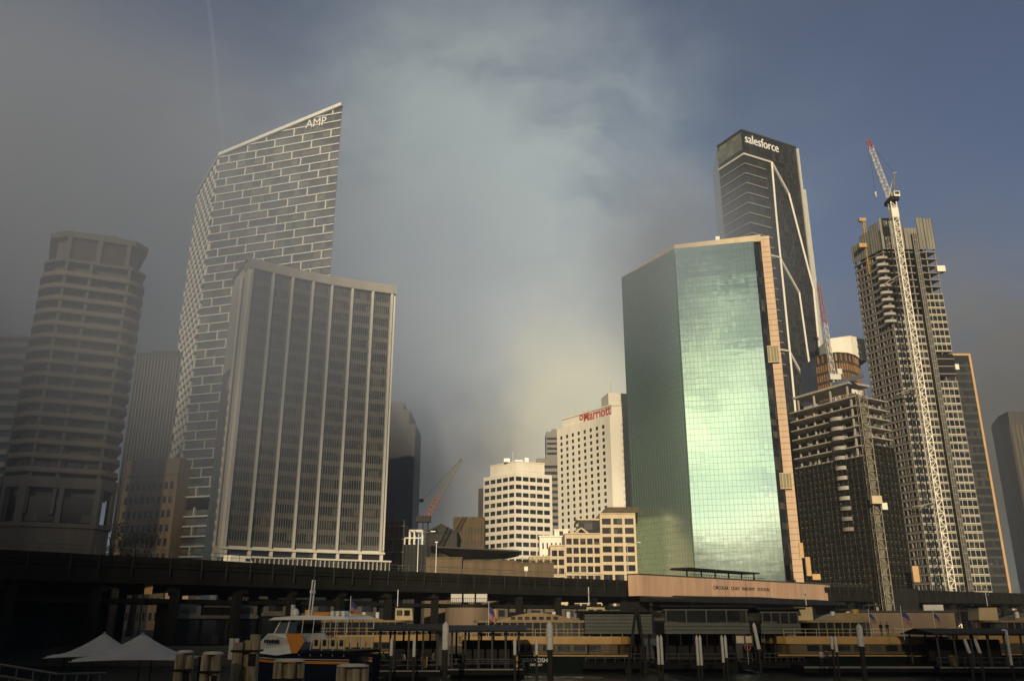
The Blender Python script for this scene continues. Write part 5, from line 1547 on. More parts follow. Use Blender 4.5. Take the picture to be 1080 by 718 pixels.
# ================================================================ ferries
hull_g = mat('dark_green_hull', (.005,.010,.007), .45, var=.2)
cream_y = mat('ferry_ochre_cream', (.40,.24,.075), .55, var=.12, scale=.8)
cream_l = mat('ferry_pale_cream', (.46,.36,.19), .55, var=.12, scale=.8)
cream_k = mat('ferry_window_post', (.15,.125,.085), .6)
cream_m = mat('ferry_roof_buff', (.25,.175,.085), .65, var=.2)
navy = mat('navy_paint', (.006,.008,.016), .4, var=.2)
white_b = mat('white_boat_paint', (.66,.66,.62), .35, var=.06)
orange_b = mat('orange_boat_paint', (.55,.21,.03), .4, var=.08)
blue_f = mat('flag_blue', (.04,.07,.20), .8); red_f = mat('flag_red', (.30,.04,.045), .8)
def local(t):
    def loc(m, p=None): m.parent = p or t; m.matrix_parent_inverse = Matrix(); return m
    return loc
def hull_mesh(L, B, z0, z1, bow=.28, stern=.1):
    """plan outline with a pointed bow at +x and a fuller stern, flared a little"""
    n = 14; top = []; bot = []
    for i in range(n+1):
        u = i/n; x = -L/2 + L*u
        w = B/2*min(1, (1-u)/bow)**.6 if u > 1-bow else B/2*(1 - (1-min(1, u/stern))*.15)
        top.append((x, w)); bot.append((x - (L*.03*u), w*.86))
    T = [(x, -w, z1 + .55*max(0, (x/L+.5)-.75)*4*.35) for x, w in top] + [(x, w, z1 + .55*max(0, (x/L+.5)-.75)*4*.35) for x, w in reversed(top[:-1])]
    Bm = [(x, -w, z0) for x, w in bot] + [(x, w, z0) for x, w in reversed(bot[:-1])]
    mb = MB(); k = len(T); mb.v += Bm + T
    mb.f.append(tuple(reversed(range(k)))); mb.f.append(tuple(range(k, 2*k)))
    for i in range(k): j = (i+1) % k; mb.f.append((i, j, k+j, k+i))
    return mb, top
def harbour_ferry(loc_, rz, lab, name_txt='FRIENDSHIP', port='SYDNEY', short=False):
    t = thing('harbour_ferry', lab, 'ferry', loc_, rz=rz); lo = local(t)
    L, B = 25.0, 8.4
    mb, top = hull_mesh(L, B, -.6, 2.1); h = lo(mb.build('hull', hull_g))
    mb = MB(); mb.box(0, 0, 1.95, L*.9, B+.25, .16); lo(mb.build('rubbing_strake', cream_y), h)
    for sx, tx, ww, zz, hh in ((-2.6, name_txt, 3.6, 1.15, .5), (-1.8, port, 1.6, .7, .26)):
        me = text_mesh(tx, 1.0, .04); xs = [v.co.x for v in me.vertices]; ys = [v.co.y for v in me.vertices]; x0 = min(xs); k = ww/(max(xs)-x0); ky = hh/(max(ys)-min(ys))
        for v in me.vertices: v.co = Vector((sx + (v.co.x-x0)*k, -B/2-.02 - v.co.z, zz + v.co.y*ky))
        me.materials.clear(); me.materials.append(letter_w); lo(link('lettering', me), h)
    # main deck cabin: columns of windows, cream band above
    def rounded(l, w, z0, z1, x=0.0, nose=.25):
        P = []
        for i in range(9): q = -math.pi/2 + math.pi*i/8; P.append((x + l/2 - l*nose*.5 + math.cos(q)*l*nose*.5, math.sin(q)*w/2))
        for i in range(9): q = math.pi/2 + math.pi*i/8; P.append((x - l/2 + l*nose*.25 + math.cos(q)*l*nose*.25, math.sin(q)*w/2))
        return P
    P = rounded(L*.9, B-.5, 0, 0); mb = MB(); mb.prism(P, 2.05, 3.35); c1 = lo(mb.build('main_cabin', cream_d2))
    for s in (-1, 1):
        for i in range(8):
            x = -7.4 + i*2.0
            mb = MB(); mb.box(x, s*(B/2-.22), 2.85, 1.5, .1, .72); lo(mb.build('window', glass), c1)
    P = rounded(L*.94, B-.1, 0, 0); mb = MB(); mb.prism(P, 3.35, 4.3); lo(mb.build('upper_deck_band', cream_y))
    P = rounded(L*.36 if short else L*.66, B-1.2, 0, 0, 2.8 if short else -1.0); mb = MB(); mb.prism(P, 4.3, 6.0); c2 = lo(mb.build('upper_cabin', glass))
    mb = MB()
    for s in (-1, 1):
        for i in range(7 if short else 14): mb.box((-.6 if short else -7.6) + i*1.02, s*(B/2-.56), 5.15, .16, .12, 1.7)
    lo(mb.build('mullion', cream_k), c2)
    # roof with the raised curved clerestory
    P = rounded(L*.4 if short else L*.7, B-.6, 0, 0, 2.8 if short else -1.0); mb = MB(); mb.prism(P, 6.0, 6.28); rf = lo(mb.build('roof', cream_m))
    mb = MB(); n = 12
    arc = [((-1.6 if short else -6) + (6 if short else 10)*i/n, .95*math.sin(math.pi*i/n)) for i in range(n+1)]
    for i in range(n):
        (xa, ha), (xb, hb) = arc[i], arc[i+1]
        mb.hexa([(xa, -2.6, 6.28), (xb, -2.6, 6.28), (xb, 2.6, 6.28), (xa, 2.6, 6.28), (xa, -2.6, 6.3+ha), (xb, -2.6, 6.3+hb), (xb, 2.6, 6.3+hb), (xa, 2.6, 6.3+ha)])
    lo(mb.build('curved_roof', cream_m), rf)
    for i in range(4 if short else 7):
        x = (-.1 if short else -4.2) + i*.95; mb = MB(); mb.box(x, -2.64, 6.55, .6, .06, .4); lo(mb.build('clerestory_window', glass), rf)
    # wheelhouse forward with windows, mast, rails
    mb = MB(); mb.hexa([(5.6,-1.7,6.28),(8.2,-1.5,6.28),(8.2,1.5,6.28),(5.6,1.7,6.28),(5.6,-1.7,8.0),(8.0,-1.5,8.0),(8.0,1.5,8.0),(5.6,1.7,8.0)]); wh = lo(mb.build('wheelhouse', cream_l))
    for x in (6.2, 7.3): mb = MB(); mb.box(x, -1.68, 7.3, .8, .08, .75); lo(mb.build('window', glass), wh)
    mb = MB(); mb.box(6.8, 0, 8.1, 3.0, 3.7, .16); lo(mb.build('wheelhouse_roof', hull_g), wh)
    mb = MB(); mb.tube((5.9, 0, 8.1), (5.9, 0, 10.6), .07, n=6); mb.bar((5.9,-.8,9.7), (5.9,.8,9.7), .07); lo(mb.build('mast', white_b))
    mb = MB(); xf = -.5 if short else -7; mb.tube((xf, 0, 6.2), (xf, 0, 7.7), .55, .5, n=12); lo(mb.build('funnel', cream_y))
    for x in (1.0, 3.0): mb = MB(); mb.tube((x, 1.8, 6.28), (x, 1.8, 7.4), .28, n=8); lo(mb.build('vent', white_b))
    mb = MB()
    for s in (-1, 1):
        for z in (4.75, 5.2): mb.bar((-11, s*(B/2-.2), z), (10.2, s*(B/2-.2), z), .05)
        for i in range(16): x = -11 + 21.2*i/15; mb.bar((x, s*(B/2-.2), 4.3), (x, s*(B/2-.2), 5.2), .05)
    lo(mb.build('railing', cream_l))
    return t
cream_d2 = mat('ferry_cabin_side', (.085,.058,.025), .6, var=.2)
def pxloc(px, Y): p = at(px, 690, Y); return (p.x, Y, 0)
f0 = harbour_ferry(pxloc(576, 122), R(-6), 'cream and dark green harbour ferry with raised curved roof beside the clad wharf building')
f1 = harbour_ferry(pxloc(903, 122), R(176), 'cream and green harbour ferry with people on its open aft deck, below the three flags', 'SUPPLY', 'SYDNEY', True)
f2 = dup(f0, pxloc(1095, 126), R(180), 'cream and green harbour ferry cut off by the right picture edge')
f3 = dup(f0, pxloc(374, 132), R(8), 'cream and green harbour ferry hidden behind the first dark wharf, only its yellow top showing')
for f in (f0, f1, f2, f3): f['group'] = 'green and cream harbour ferries'

# fast catamaran, white and orange over dark hulls
def fast_ferry():
    x = at(330, 690, 98).x
    t = thing('fast_ferry', 'white fast catamaran ferry with orange bow stripe and open upper deck', 'ferry', (x-.4, 100, 0), rz=R(180-20)); t.scale = (.62, .85, 1); lo = local(t)
    # twin hulls (bow at +x)
    for s in (-1, 1):
        mb, _ = hull_mesh(21, 2.3, -.5, 2.75, .35); 
        mb.v = [(a, b + s*2.9, c) for a, b, c in mb.v]; h = lo(mb.build('hull', navy))
        mb, _ = hull_mesh(20.9, 2.36, 1.6, 2.25, .35); mb.v = [(a+.05, b + s*2.9, c) for a, b, c in mb.v]; st = lo(mb.build('orange_stripe', orange_b), h)
        mb, _ = hull_mesh(20.9, 2.38, 2.25, 2.45, .35); mb.v = [(a+.05, b + s*2.9, c) for a, b, c in mb.v]; lo(mb.build('white_stripe', white_b), h)
    # raked white forward house
    sec = [(10.2, 2.9, 3.0), (9.0, 2.9, 3.8), (5.2, 2.9, 5.0), (1.5, 2.9, 5.0), (.2, 2.9, 3.6), (1.2, 2.9, 2.9)]
    mb = MB(); k = len(sec); A = []; Bq = []
    for xx, zb, zt in sec: pass
    prof = [(10.4, 3.05), (8.6, 4.15), (6.2, 4.95), (1.0, 4.95), (-.6, 4.1), (.6, 3.0), (4, 2.75), (9.6, 2.75)]
    def wid(xx): return 3.9 if xx < 6 else 3.9 - (xx-6)*.45
    A = [(a, -wid(a), b) for a, b in prof]; Bq = [(a, wid(a), b) for a, b in prof]
    mb.poly(A); mb.poly(list(reversed(Bq)))
    for i in range(len(prof)): j = (i+1) % len(prof); mb.poly([A[i], Bq[i], Bq[j], A[j]])
    fh = lo(mb.build('bow_house', white_b))
    for s in (-1, 1):
        pr = [(2.4, 4.97), (-.55, 4.97), (-1.6, 4.2), (-.2, 3.0), (.9, 3.0)]
        mb = MB(); A = [(a, s*3.93, b) for a, b in pr]; Bq = [(a, s*4.0, b) for a, b in pr]
        mb.poly(A); mb.poly(list(reversed(Bq)))
        for i in range(5): j = (i+1) % 5; mb.poly([A[i], Bq[i], Bq[j], A[j]])
        lo(mb.build('orange_swoosh', orange_b), fh)
        mb = MB(); 
        for q in range(6): mb.box(6.6-.52*q, s*3.86, 4.15, .34, .12, .34+.05*(q % 2))
        lo(mb.build('hull_lettering', letter_k), fh)
    # wheelhouse and long white roof over the upper deck
    mb = MB(); mb.hexa([(1.2,-2.9,4.95),(6.2,-2.4,4.95),(6.2,2.4,4.95),(1.2,2.9,4.95),(1.2,-2.8,6.35),(5.0,-2.3,6.35),(5.0,2.3,6.35),(1.2,2.8,6.35)]); wh = lo(mb.build('wheelhouse', glass))
    mb = MB()
    for a, b in (((6.2,-2.42,4.95),(5.0,-2.32,6.35)), ((6.2,2.42,4.95),(5.0,2.32,6.35)), ((3.4,-2.75,4.95),(2.9,-2.65,6.35)), ((3.4,2.75,4.95),(2.9,2.65,6.35)), ((6.22,0,4.95),(5.02,0,6.35))): mb.bar(a, b, .16)
    lo(mb.build('window_post', white_b), wh)
    prof = [(6.6, 6.35), (5.6, 6.62), (-1, 6.85), (-8.6, 6.72), (-9.4, 6.4)]
    mb = MB(); A = [(a, -3.5, b) for a, b in prof]; Bq = [(a, 3.5, b) for a, b in prof]
    mb.poly(A); mb.poly(list(reversed(Bq)))
    for i in range(len(prof)): j = (i+1) % len(prof); mb.poly([A[i], Bq[i], Bq[j], A[j]])
    rf = lo(mb.build('roof', white_b))
    # upper deck with squared windows, lower open deck and rails
    mb = MB(); mb.box(-4.6, 0, 3.12, 11.4, 7.6, .34); lo(mb.build('upper_deck', navy))
    for s in (-1, 1):
        for i in range(4):
            xx = -3.6 - i*1.65; mb = MB(); mb.box(xx, s*3.6, 4.0, 1.35, .1, 1.1); pn = lo(mb.build('side_panel', cream_l))
            mb = MB(); mb.box(xx, s*3.66, 4.05, .7, .06, .62); lo(mb.build('window', glass), pn)
        for i in range(5):
            xx = -.2 - i*2.2; mb = MB(); mb.tube((xx, s*3.5, 3.25), (xx-.3, s*3.4, 6.45), .06, n=6); lo(mb.build('roof_post', white_b))
            mb = MB(); mb.tube((xx, s*3.5, .9), (xx, s*3.5, 3.0), .06, n=6); lo(mb.build('deck_post', white_b))
        mb = MB()
        for z in (1.4, 1.75, 2.1): mb.bar((-1, s*3.75, z), (-10, s*3.75, z), .05)
        for i in range(9): mb.bar((-1-i*1.1, s*3.75, .9), (-1-i*1.1, s*3.75, 2.1), .05)
        lo(mb.build('railing', white_b))
    mb = MB(); mb.box(-4.5, 0, .85, 12, 7.8, .25); lo(mb.build('main_deck', navy))
    mb = MB(); mb.box(-4.5, 0, 1.9, 10.5, 5.6, 2.0); lo(mb.build('saloon', glass))
    mb = MB(); mb.box(-6.6, 3.84, 1.55, 3.2, .06, 1.2); nb = lo(mb.build('name_board', navy))
    mb = MB()
    for q in range(7): mb.box(-7.7+.36*q, 3.885, 1.72, .22, .03, .2)
    lo(mb.build('hull_lettering', white_s), nb)
    # mast, radar dome, exhaust, raft canisters
    mb = MB(); mb.bar((1.2,-.35,6.7), (.9,-.3,10.6), .16); mb.bar((1.2,.35,6.7), (.9,.3,10.6), .16); mb.bar((.9,-.35,10.55), (.9,.35,10.55), .18); mb.bar((1.0,-.5,9.2), (1.0,.5,9.2), .14); mb.box(1.0, 0, 9.35, .3, 1.0, .3); lo(mb.build('mast', white_b))
    mb = MB(); 
    for i in range(6):
        z0 = 6.65 + 1.0*(i/6); q0, q1 = math.pi*i/6, math.pi*(i+1)/6
        mb.tube((4.3, 0, 7.1 - .5*math.cos(q0)), (4.3, 0, 7.1 - .5*math.cos(q1)), max(.02, .55*math.sin(q0)), max(.02, .55*math.sin(q1)), n=14)
    lo(mb.build('radar_dome', white_b))
    mb = MB(); mb.tube((6.0, -1.2, 6.5), (6.0, -1.2, 8.0), .36, n=12); lo(mb.build('searchlight_drum', white_s))
    mb = MB(); mb.box(-3, 1, 7.0, 3.2, 2.4, .35); lo(mb.build('roof_hatch', orange_b))
    for i in range(3): mb = MB(); mb.tube((-5.3-i*1.1, 1.2, 6.98), (-5.3-i*1.1, 2.4, 6.98), .32, n=10); lo(mb.build('raft_canister', white_b))
    # boarding ramp at the stern
    mb = MB(); mb.bar((-10.2, 3.9, 1.5), (-13.2, 3.9, .4), .1); mb.bar((-10.2, 2.6, 1.5), (-13.2, 2.6, .4), .1); mb.box(-11.6, 3.25, .8, 3.0, 1.2, .1); lo(mb.build('boarding_ramp', steel))
    return t
fast_ferry()
# flag on the fast ferry and the others: hanging cloth with folds
def flag(px, py0, py1, Y, lab, w=1.1):
    p = at(px, py0, Y); q = at(px, py1, Y); h = p.z-q.z
    t = thing('flag', lab, 'flag', (p.x, Y, q.z-1.5))
    mb = MB(); mb.tube((p.x-.12, Y, q.z-1.6), (p.x-.12, Y, p.z+.5), .035, n=6); mb.build('flagpole', white_b, t)
    n = 10; rr = random.Random(int(px))
    def pt(u, v): return (p.x-.08 + w*u*(.55+.25*v), Y + .12*math.sin(u*9+v*2)+.1*u, p.z - h*.72*v - u*h*.30)
    for nm, v0, v1, m in (('canton', 0, .5, blue_f), ('field', .5, 1, red_f)):
        mb = MB()
        for i in range(n):
            mb.poly([pt(i/n, v1), pt((i+1)/n, v1), pt((i+1)/n, v0), pt(i/n, v0)])
        o = mb.build(nm, m, t); md = o.modifiers.new('thickness', 'SOLIDIFY'); md.thickness = .02
        if nm == 'field':
            mb = MB()
            for vv in (.58, .74, .9):
                for i in range(n):
                    a = [pt(i/n, vv+.05), pt((i+1)/n, vv+.05), pt((i+1)/n, vv), pt(i/n, vv)]; mb.poly([(x, y-.03, z) for x, y, z in a])
            s = mb.build('white_stripe', white_s, o); md = s.modifiers.new('thickness', 'SOLIDIFY'); md.thickness = .01
flag(371, 633, 648, 100, 'small drooping blue and red flag on the stern of the fast ferry')
flag(516.5, 638, 658, 118, 'dark drooping blue and red flag in front of the round pavilion', 1.2)
flag(917, 646, 658, 113, 'drooping striped flag, leftmost of three over the ferry deck')
flag(951, 643, 660, 112, 'largest drooping striped flag, in the middle of three over the ferry deck', 1.5)
flag(985, 646, 658, 114, 'drooping striped flag, rightmost of three over the ferry deck')

# ================================================================ bins and small signs on the wharves
for px, Y, lab in ((448, 106, 'yellow wheelie bin standing on the first dark wharf'), (545, 107, 'yellow bin by the end of the second dark wharf'), (1005, 110, 'orange bin on the far right wharf')):
    p = at(px, 690, Y); t = thing('bin', lab, 'bin', (p.x, Y, 1.1))
    mb = MB(); mb.hexa([(p.x-.3,Y-.3,1.1),(p.x+.3,Y-.3,1.1),(p.x+.3,Y+.3,1.1),(p.x-.3,Y+.3,1.1),(p.x-.36,Y-.36,2.15),(p.x+.36,Y-.36,2.15),(p.x+.36,Y+.36,2.15),(p.x-.36,Y+.36,2.15)]); mb.build('body', yel_p, t)
    mb = MB(); mb.hexa([(p.x-.4,Y-.4,2.15),(p.x+.4,Y-.4,2.15),(p.x+.4,Y+.4,2.15),(p.x-.4,Y+.4,2.15),(p.x-.36,Y-.3,2.3),(p.x+.36,Y-.3,2.3),(p.x+.36,Y+.36,2.3),(p.x-.36,Y+.36,2.3)]); mb.build('lid', yel_p, t)
    for dx in (-.3, .3): mb = MB(); mb.tube((p.x+dx-.04, Y+.34, 1.22), (p.x+dx+.04, Y+.34, 1.22), .12, n=10); mb.build('wheel', dark_m, t)
for px, py, w, h, m, lab in ((780.5, 674, .95, .85, cream, 'square cream notice hung under the wide wharf building'), (789.5, 674, .75, .8, cream, 'smaller cream notice next to the square one under the wharf building'), (805, 675, .5, .5, sand_d, 'dim brown notice near the narrower wharf building')):
    p = at(px, py, 114); t = thing('notice_sign', lab, 'sign', (p.x, 114, p.z))
    mb = MB(); mb.box(p.x, 114, p.z, w, .06, h); mb.build('panel', m, t)
    for dx in (-w*.35, w*.35): mb = MB(); mb.tube((p.x+dx, 114, p.z+h/2), (p.x+dx, 114, 4.5), .02, n=5); mb.build('hanger', steel, t)
p = at(788.5, 682, 112); t = thing('life_ring', 'red life ring on a post below the cream notices', 'life ring', (p.x, 112, 1.2))
mb = MB(); n = 16
for i in range(n):
    q0, q1 = 2*math.pi*i/n, 2*math.pi*(i+1)/n; mb.tube((p.x+.36*math.cos(q0), 112, p.z+.36*math.sin(q0)), (p.x+.36*math.cos(q1), 112, p.z+.36*math.sin(q1)), .08, n=6, cap=False)
mb.build('ring', red_p, t); mb = MB(); mb.tube((p.x, 112.15, 1.2), (p.x, 112.15, p.z+.4), .05, n=6); mb.build('post', steel, t)

# ================================================================ people on the wharves and decks
skin_m = mat('skin', (.32,.2,.14), .6); cloth = {'dark': mat('dark_clothes', (.02,.02,.024), .9), 'grey': mat('grey_clothes', (.12,.12,.12), .9), 'blue': mat('navy_clothes', (.03,.04,.08), .9), 'white': mat('pale_clothes', (.4,.38,.35), .9), 'hivis': mat('lime_vest', (.35,.55,.08), .8)}
hair_m = mat('dark_hair', (.02,.014,.01), .8)
def body_mesh(seed, topm, legm):
    r = random.Random(seed); sw = r.uniform(-.12,.12)
    V = [(0,0,.95),(0,0,1.15),(0,.01,1.38),(0,0,1.5),(0,-.01,1.58),(0,-.01,1.70),
         (.1,0,.9),(.11,-.03+sw,.5),(.11,sw,.08),(.12,-.14+sw,.04), (-.1,0,.9),(-.11,-.03-sw,.5),(-.11,-sw,.08),(-.12,-.14-sw,.04),
         (.19,0,1.4),(.24,.03,1.13),(.24,-.06-sw,.9),(.24,-.09-sw,.82), (-.19,0,1.4),(-.24,.03,1.13),(-.24,-.06+sw,.9),(-.24,-.09+sw,.82)]
    rad = [.15,.14,.16,.065,.09,.085, .095,.07,.05,.045,.095,.07,.05,.045, .07,.05,.038,.04,.07,.05,.038,.04]
    E = [(0,1),(1,2),(2,3),(3,4),(4,5),(0,6),(6,7),(7,8),(8,9),(0,10),(10,11),(11,12),(12,13),(2,14),(14,15),(15,16),(16,17),(2,18),(18,19),(19,20),(20,21)]
    me = bpy.data.meshes.new('tmp'); me.from_pydata(V, E, []); o = bpy.data.objects.new('tmp', me); COL.objects.link(o)
    o.modifiers.new('s', 'SKIN'); 
    for i, q in enumerate(rad): me.skin_vertices[0].data[i].radius = (q, q*.8)
    me.skin_vertices[0].data[0].use_root = True
    sb = o.modifiers.new('u', 'SUBSURF'); sb.levels = 1; sb.render_levels = 1
    dg = bpy.context.evaluated_depsgraph_get(); dg.update(); out = bpy.data.meshes.new_from_object(o.evaluated_get(dg))
    bpy.data.objects.remove(o); bpy.data.meshes.remove(me)
    out.materials.clear()
    for m in (skin_m, topm, legm): out.materials.append(m)
    for p in out.polygons:
        z = p.center.z; x = abs(p.center.x)
        p.material_index = 0 if (z > 1.47 or (x > .18 and z < .93)) else (1 if z > .93 else 2); p.use_smooth = True
    return out
def person(px, py_feet, Y, zf, lab, rz, topm, legm, seed, vest=False):
    x = at(px, py_feet, Y).x
    t = thing('person', lab, 'person', (x, Y, zf), rz=rz); lo = local(t)
    me = body_mesh(seed, topm, legm); lo(link('body', me))
    mb = MB()
    for i in range(5):
        q0, q1 = math.pi*(.35+.65*i/5), math.pi*(.35+.65*(i+1)/5)
        mb.tube((0, .015, 1.67-.115*math.cos(q0)), (0, .015, 1.67-.115*math.cos(q1)), max(.01, .10*math.sin(q0)), max(.01, .10*math.sin(q1)), n=12)
    lo(mb.build('hair', hair_m, smooth=True))
    if vest:
        mb = MB(); mb.prism([(.2*math.cos(q), .165*math.sin(q)) for q in [2*math.pi*i/14 for i in range(14)]], 1.0, 1.43); lo(mb.build('safety_vest', cloth['hivis']))
person(404, 700, 104, 1.1, 'deckhand in lime safety vest standing at the left end of the first wharf', 0, cloth['grey'], cloth['dark'], 1, True)
person(425, 700, 105, 1.1, 'person in pale top waiting on the first wharf', .4, cloth['white'], cloth['dark'], 2)
person(440, 700, 107, 1.1, 'person in dark clothes near the yellow bin on the first wharf', -.5, cloth['dark'], cloth['blue'], 3)
person(457, 700, 106, 1.1, 'person in grey clothes by the thick pile on the first wharf', 1.0, cloth['grey'], cloth['dark'], 4)
person(929, 660, 120.2, 4.3, 'dark clothed passenger standing at the ferry rail below the flags', .3, cloth['dark'], cloth['dark'], 5)
person(935.5, 660, 120.4, 4.3, 'second dark clothed passenger beside the first at the ferry rail', -.2, cloth['dark'], cloth['blue'], 6)
person(866, 690, 112, 1.1, 'person in pale top on the wharf left of the short white piles', .1, cloth['white'], cloth['blue'], 7)
person(872, 690, 113, 1.1, 'person in navy clothes on the wharf beside the one in a pale top', -.4, cloth['blue'], cloth['dark'], 8)
mb = MB(); x0, x1 = at(846, 700, 110).x, at(985, 700, 110).x; mb.box((x0+x1)/2, 112, .75, x1-x0, 5, .7)
t = thing('pontoon', 'low floating pontoon alongside the flag decked ferry', 'pontoon', ((x0+x1)/2, 112, 0)); mb.build('deck', conc_v, t)
mb = MB(); mb.box((x0+x1)/2, 109.4, .95, x1-x0, .12, .2); mb.build('fender_strip', conc, t)
# ================================================================ sky, sun, air, camera
SUN_EL, SUN_AZ = R(15), R(185)        # azimuth clockwise from +Y: almost straight behind the camera
sd = Vector((math.sin(SUN_AZ)*math.cos(SUN_EL), math.cos(SUN_AZ)*math.cos(SUN_EL), math.sin(SUN_EL)))
def world():
    w = bpy.data.worlds.new('World'); S.world = w; w.use_nodes = True
    nt = w.node_tree; N = nt.nodes; L = nt.links
    bg = N['Background']; bg.inputs['Strength'].default_value = 1.0
    tc = N.new('ShaderNodeTexCoord'); D = tc.outputs['Generated']
    sky = N.new('ShaderNodeTexSky'); sky.sky_type = 'NISHITA'; sky.sun_disc = False
    sky.sun_elevation = SUN_EL; sky.sun_rotation = SUN_AZ; sky.dust_density = .6; sky.air_density = 1.0; sky.ozone_density = 3.0
    def vm(op, a, b=None, sc=None):
        n = N.new('ShaderNodeVectorMath'); n.operation = op
        for i, x in enumerate((a, b)):
            if x is None: continue
            if isinstance(x, (tuple, list, Vector)): n.inputs[i].default_value = tuple(x)
            else: L.new(x, n.inputs[i])
        if sc is not None: n.inputs['Scale'].default_value = sc
        return n.outputs['Value'] if op in ('DOT_PRODUCT', 'LENGTH') else n.outputs['Vector']
    def mt(op, a, b=None, clamp=False):
        n = N.new('ShaderNodeMath'); n.operation = op; n.use_clamp = clamp
        for i, x in enumerate((a, b)):
            if x is None: continue
            if isinstance(x, (int, float)): n.inputs[i].default_value = x
            else: L.new(x, n.inputs[i])
        return n.outputs[0]
    def noise(vec, scale, detail=5, rough=.55, col=False):
        n = N.new('ShaderNodeTexNoise'); n.inputs['Scale'].default_value = scale; n.inputs['Detail'].default_value = detail; n.inputs['Roughness'].default_value = rough
        L.new(vec, n.inputs['Vector']); return n.outputs['Color' if col else 'Fac']
    wv = vm('SUBTRACT', noise(D, 2.6, 5, .6, True), (.5,.5,.5))
    DW = vm('NORMALIZE', vm('ADD', D, vm('SCALE', wv, None, WARP)))
    st = vm('MULTIPLY', DW, (1.0, 1.0, 1.9))
    wisp = noise(st, 5.0, 6, .55)
    def mapr(x, a, b, c=0.0, d=1.0):
        n = N.new('ShaderNodeMapRange'); n.interpolation_type = 'SMOOTHSTEP'; L.new(x, n.inputs['Value'])
        for k, v in zip(('From Min','From Max','To Min','To Max'), (a, b, c, d)): n.inputs[k].default_value = v
        return n.outputs['Result']
    wf = mapr(wisp, .30, .68, WISP_LO, 1.0)
    wf2 = mapr(noise(vm('MULTIPLY', DW, (1.0, 1.0, 1.5)), 11.0, 4, .5), .32, .66, .42, 1.0)
    def lobe(d, ang):
        k = math.log(.5)/math.log(math.cos(R(ang)))
        return mt('POWER', mt('MAXIMUM', vm('DOT_PRODUCT', DW, d), 0.0), k)
    sc = N.new('ShaderNodeVectorMath'); sc.operation = 'SCALE'; sc.inputs['Scale'].default_value = SKY_STRENGTH; L.new(sky.outputs[0], sc.inputs[0])
    tn = N.new('ShaderNodeVectorMath'); tn.operation = 'MULTIPLY'; L.new(sc.outputs[0], tn.inputs[0]); tn.inputs[1].default_value = SKY_TINT
    col = tn.outputs[0]
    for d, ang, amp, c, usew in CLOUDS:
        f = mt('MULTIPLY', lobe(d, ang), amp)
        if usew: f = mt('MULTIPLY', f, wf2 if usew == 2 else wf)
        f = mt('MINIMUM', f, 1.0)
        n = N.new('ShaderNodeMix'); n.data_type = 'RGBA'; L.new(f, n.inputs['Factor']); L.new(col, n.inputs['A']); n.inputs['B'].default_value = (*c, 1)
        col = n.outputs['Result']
    # old condensation trail: a thin great circle arc
    p, q = wdir(218, 0), wdir(238, 166); nn = p.cross(q).normalized(); mid = ((p+q)/2).normalized()
    dist = mt('ABSOLUTE', vm('DOT_PRODUCT', vm('NORMALIZE', vm('ADD', D, vm('SCALE', wv, None, .02))), nn))
    f = mt('MULTIPLY', mapr(dist, .0, .0032, .10, 0.0), mapr(vm('DOT_PRODUCT', D, mid), .985, .992, 0, 1))
    n = N.new('ShaderNodeMix'); n.data_type = 'RGBA'; L.new(f, n.inputs['Factor']); L.new(col, n.inputs['A']); n.inputs['B'].default_value = (.42,.45,.45, 1)
    col = n.outputs['Result']
    L.new(col, bg.inputs['Color'])
def az(deg, el):
    return Vector((math.sin(R(deg))*math.cos(R(el)), math.cos(R(deg))*math.cos(R(el)), math.sin(R(el))))
WARP = .24; WISP_LO = .35; SKY_STRENGTH = .068; SKY_TINT = (.66,.80,1.04)
# fog banks, thin clouds and added dark patches of the sky dome: direction, half width in degrees, cover, radiance, broken by wisps
CLOUDS = [
    (az(0, 0), 50, .45, (.17,.175,.175), False),
    (Vector((0,-.15,1)).normalized(), 34, .85, (.035,.037,.042), False),  # dark patch added overhead, out of view, to lower the ambient light
    (az(180, 38), 48, .9, (.03,.033,.038), False),  # dark patch added behind the camera to dim light on facing surfaces
    (wdir(40, 200), 12, .6, (.105,.122,.15), True),
    (wdir(-60, 420), 16, .8, (.10,.10,.095), False),
    (wdir(150, 330), 12, .7, (.12,.13,.14), True),
    (wdir(480, 130), 10, .9, (.29,.325,.335), True),
    (wdir(570, 270), 10, 1.1, (.41,.47,.465), True),
    (wdir(440, 330), 8, .75, (.29,.31,.31), True),
    (wdir(545, 365), 3.6, 1.0, (.29,.35,.43), True),
    (wdir(635, 360), 3.5, .8, (.31,.37,.43), True),
    (wdir(590, 440), 5.5, 1.4, (.68,.63,.46), False),
    (wdir(670, 400), 4, .7, (.54,.52,.40), True),
    (wdir(460, 505), 5.5, .8, (.15,.135,.11), False),
    (wdir(1060, 390), 6, 1.0, (.21,.205,.19), True),
    (wdir(1070, 520), 8, 1.0, (.09,.08,.06), False),
    # the sunlit bank across the harbour behind the camera, which the green glass mirrors
    (az(196, 6), 8, 1.3, (1.0,1.1,.80), 2),
    (az(197, 13), 4.5, 1.5, (1.6,1.6,1.0), 2),
    (az(201, 22), 5, 1.0, (.6,.75,.62), 2),
    (az(-74, 4), 14, .9, (.09,.105,.08), False),
    (az(-74, 24), 12, 1.2, (.42,.45,.31), 2),
]
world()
su = bpy.data.lights.new('sun', 'SUN'); su.energy = 4.8; su.angle = R(.5); su.color = (1.0, .82, .56)
so = bpy.data.objects.new('sun', su); COL.objects.link(so)
so.rotation_euler = (-sd).to_track_quat('-Z', 'Y').to_euler(); so.location = sd*400

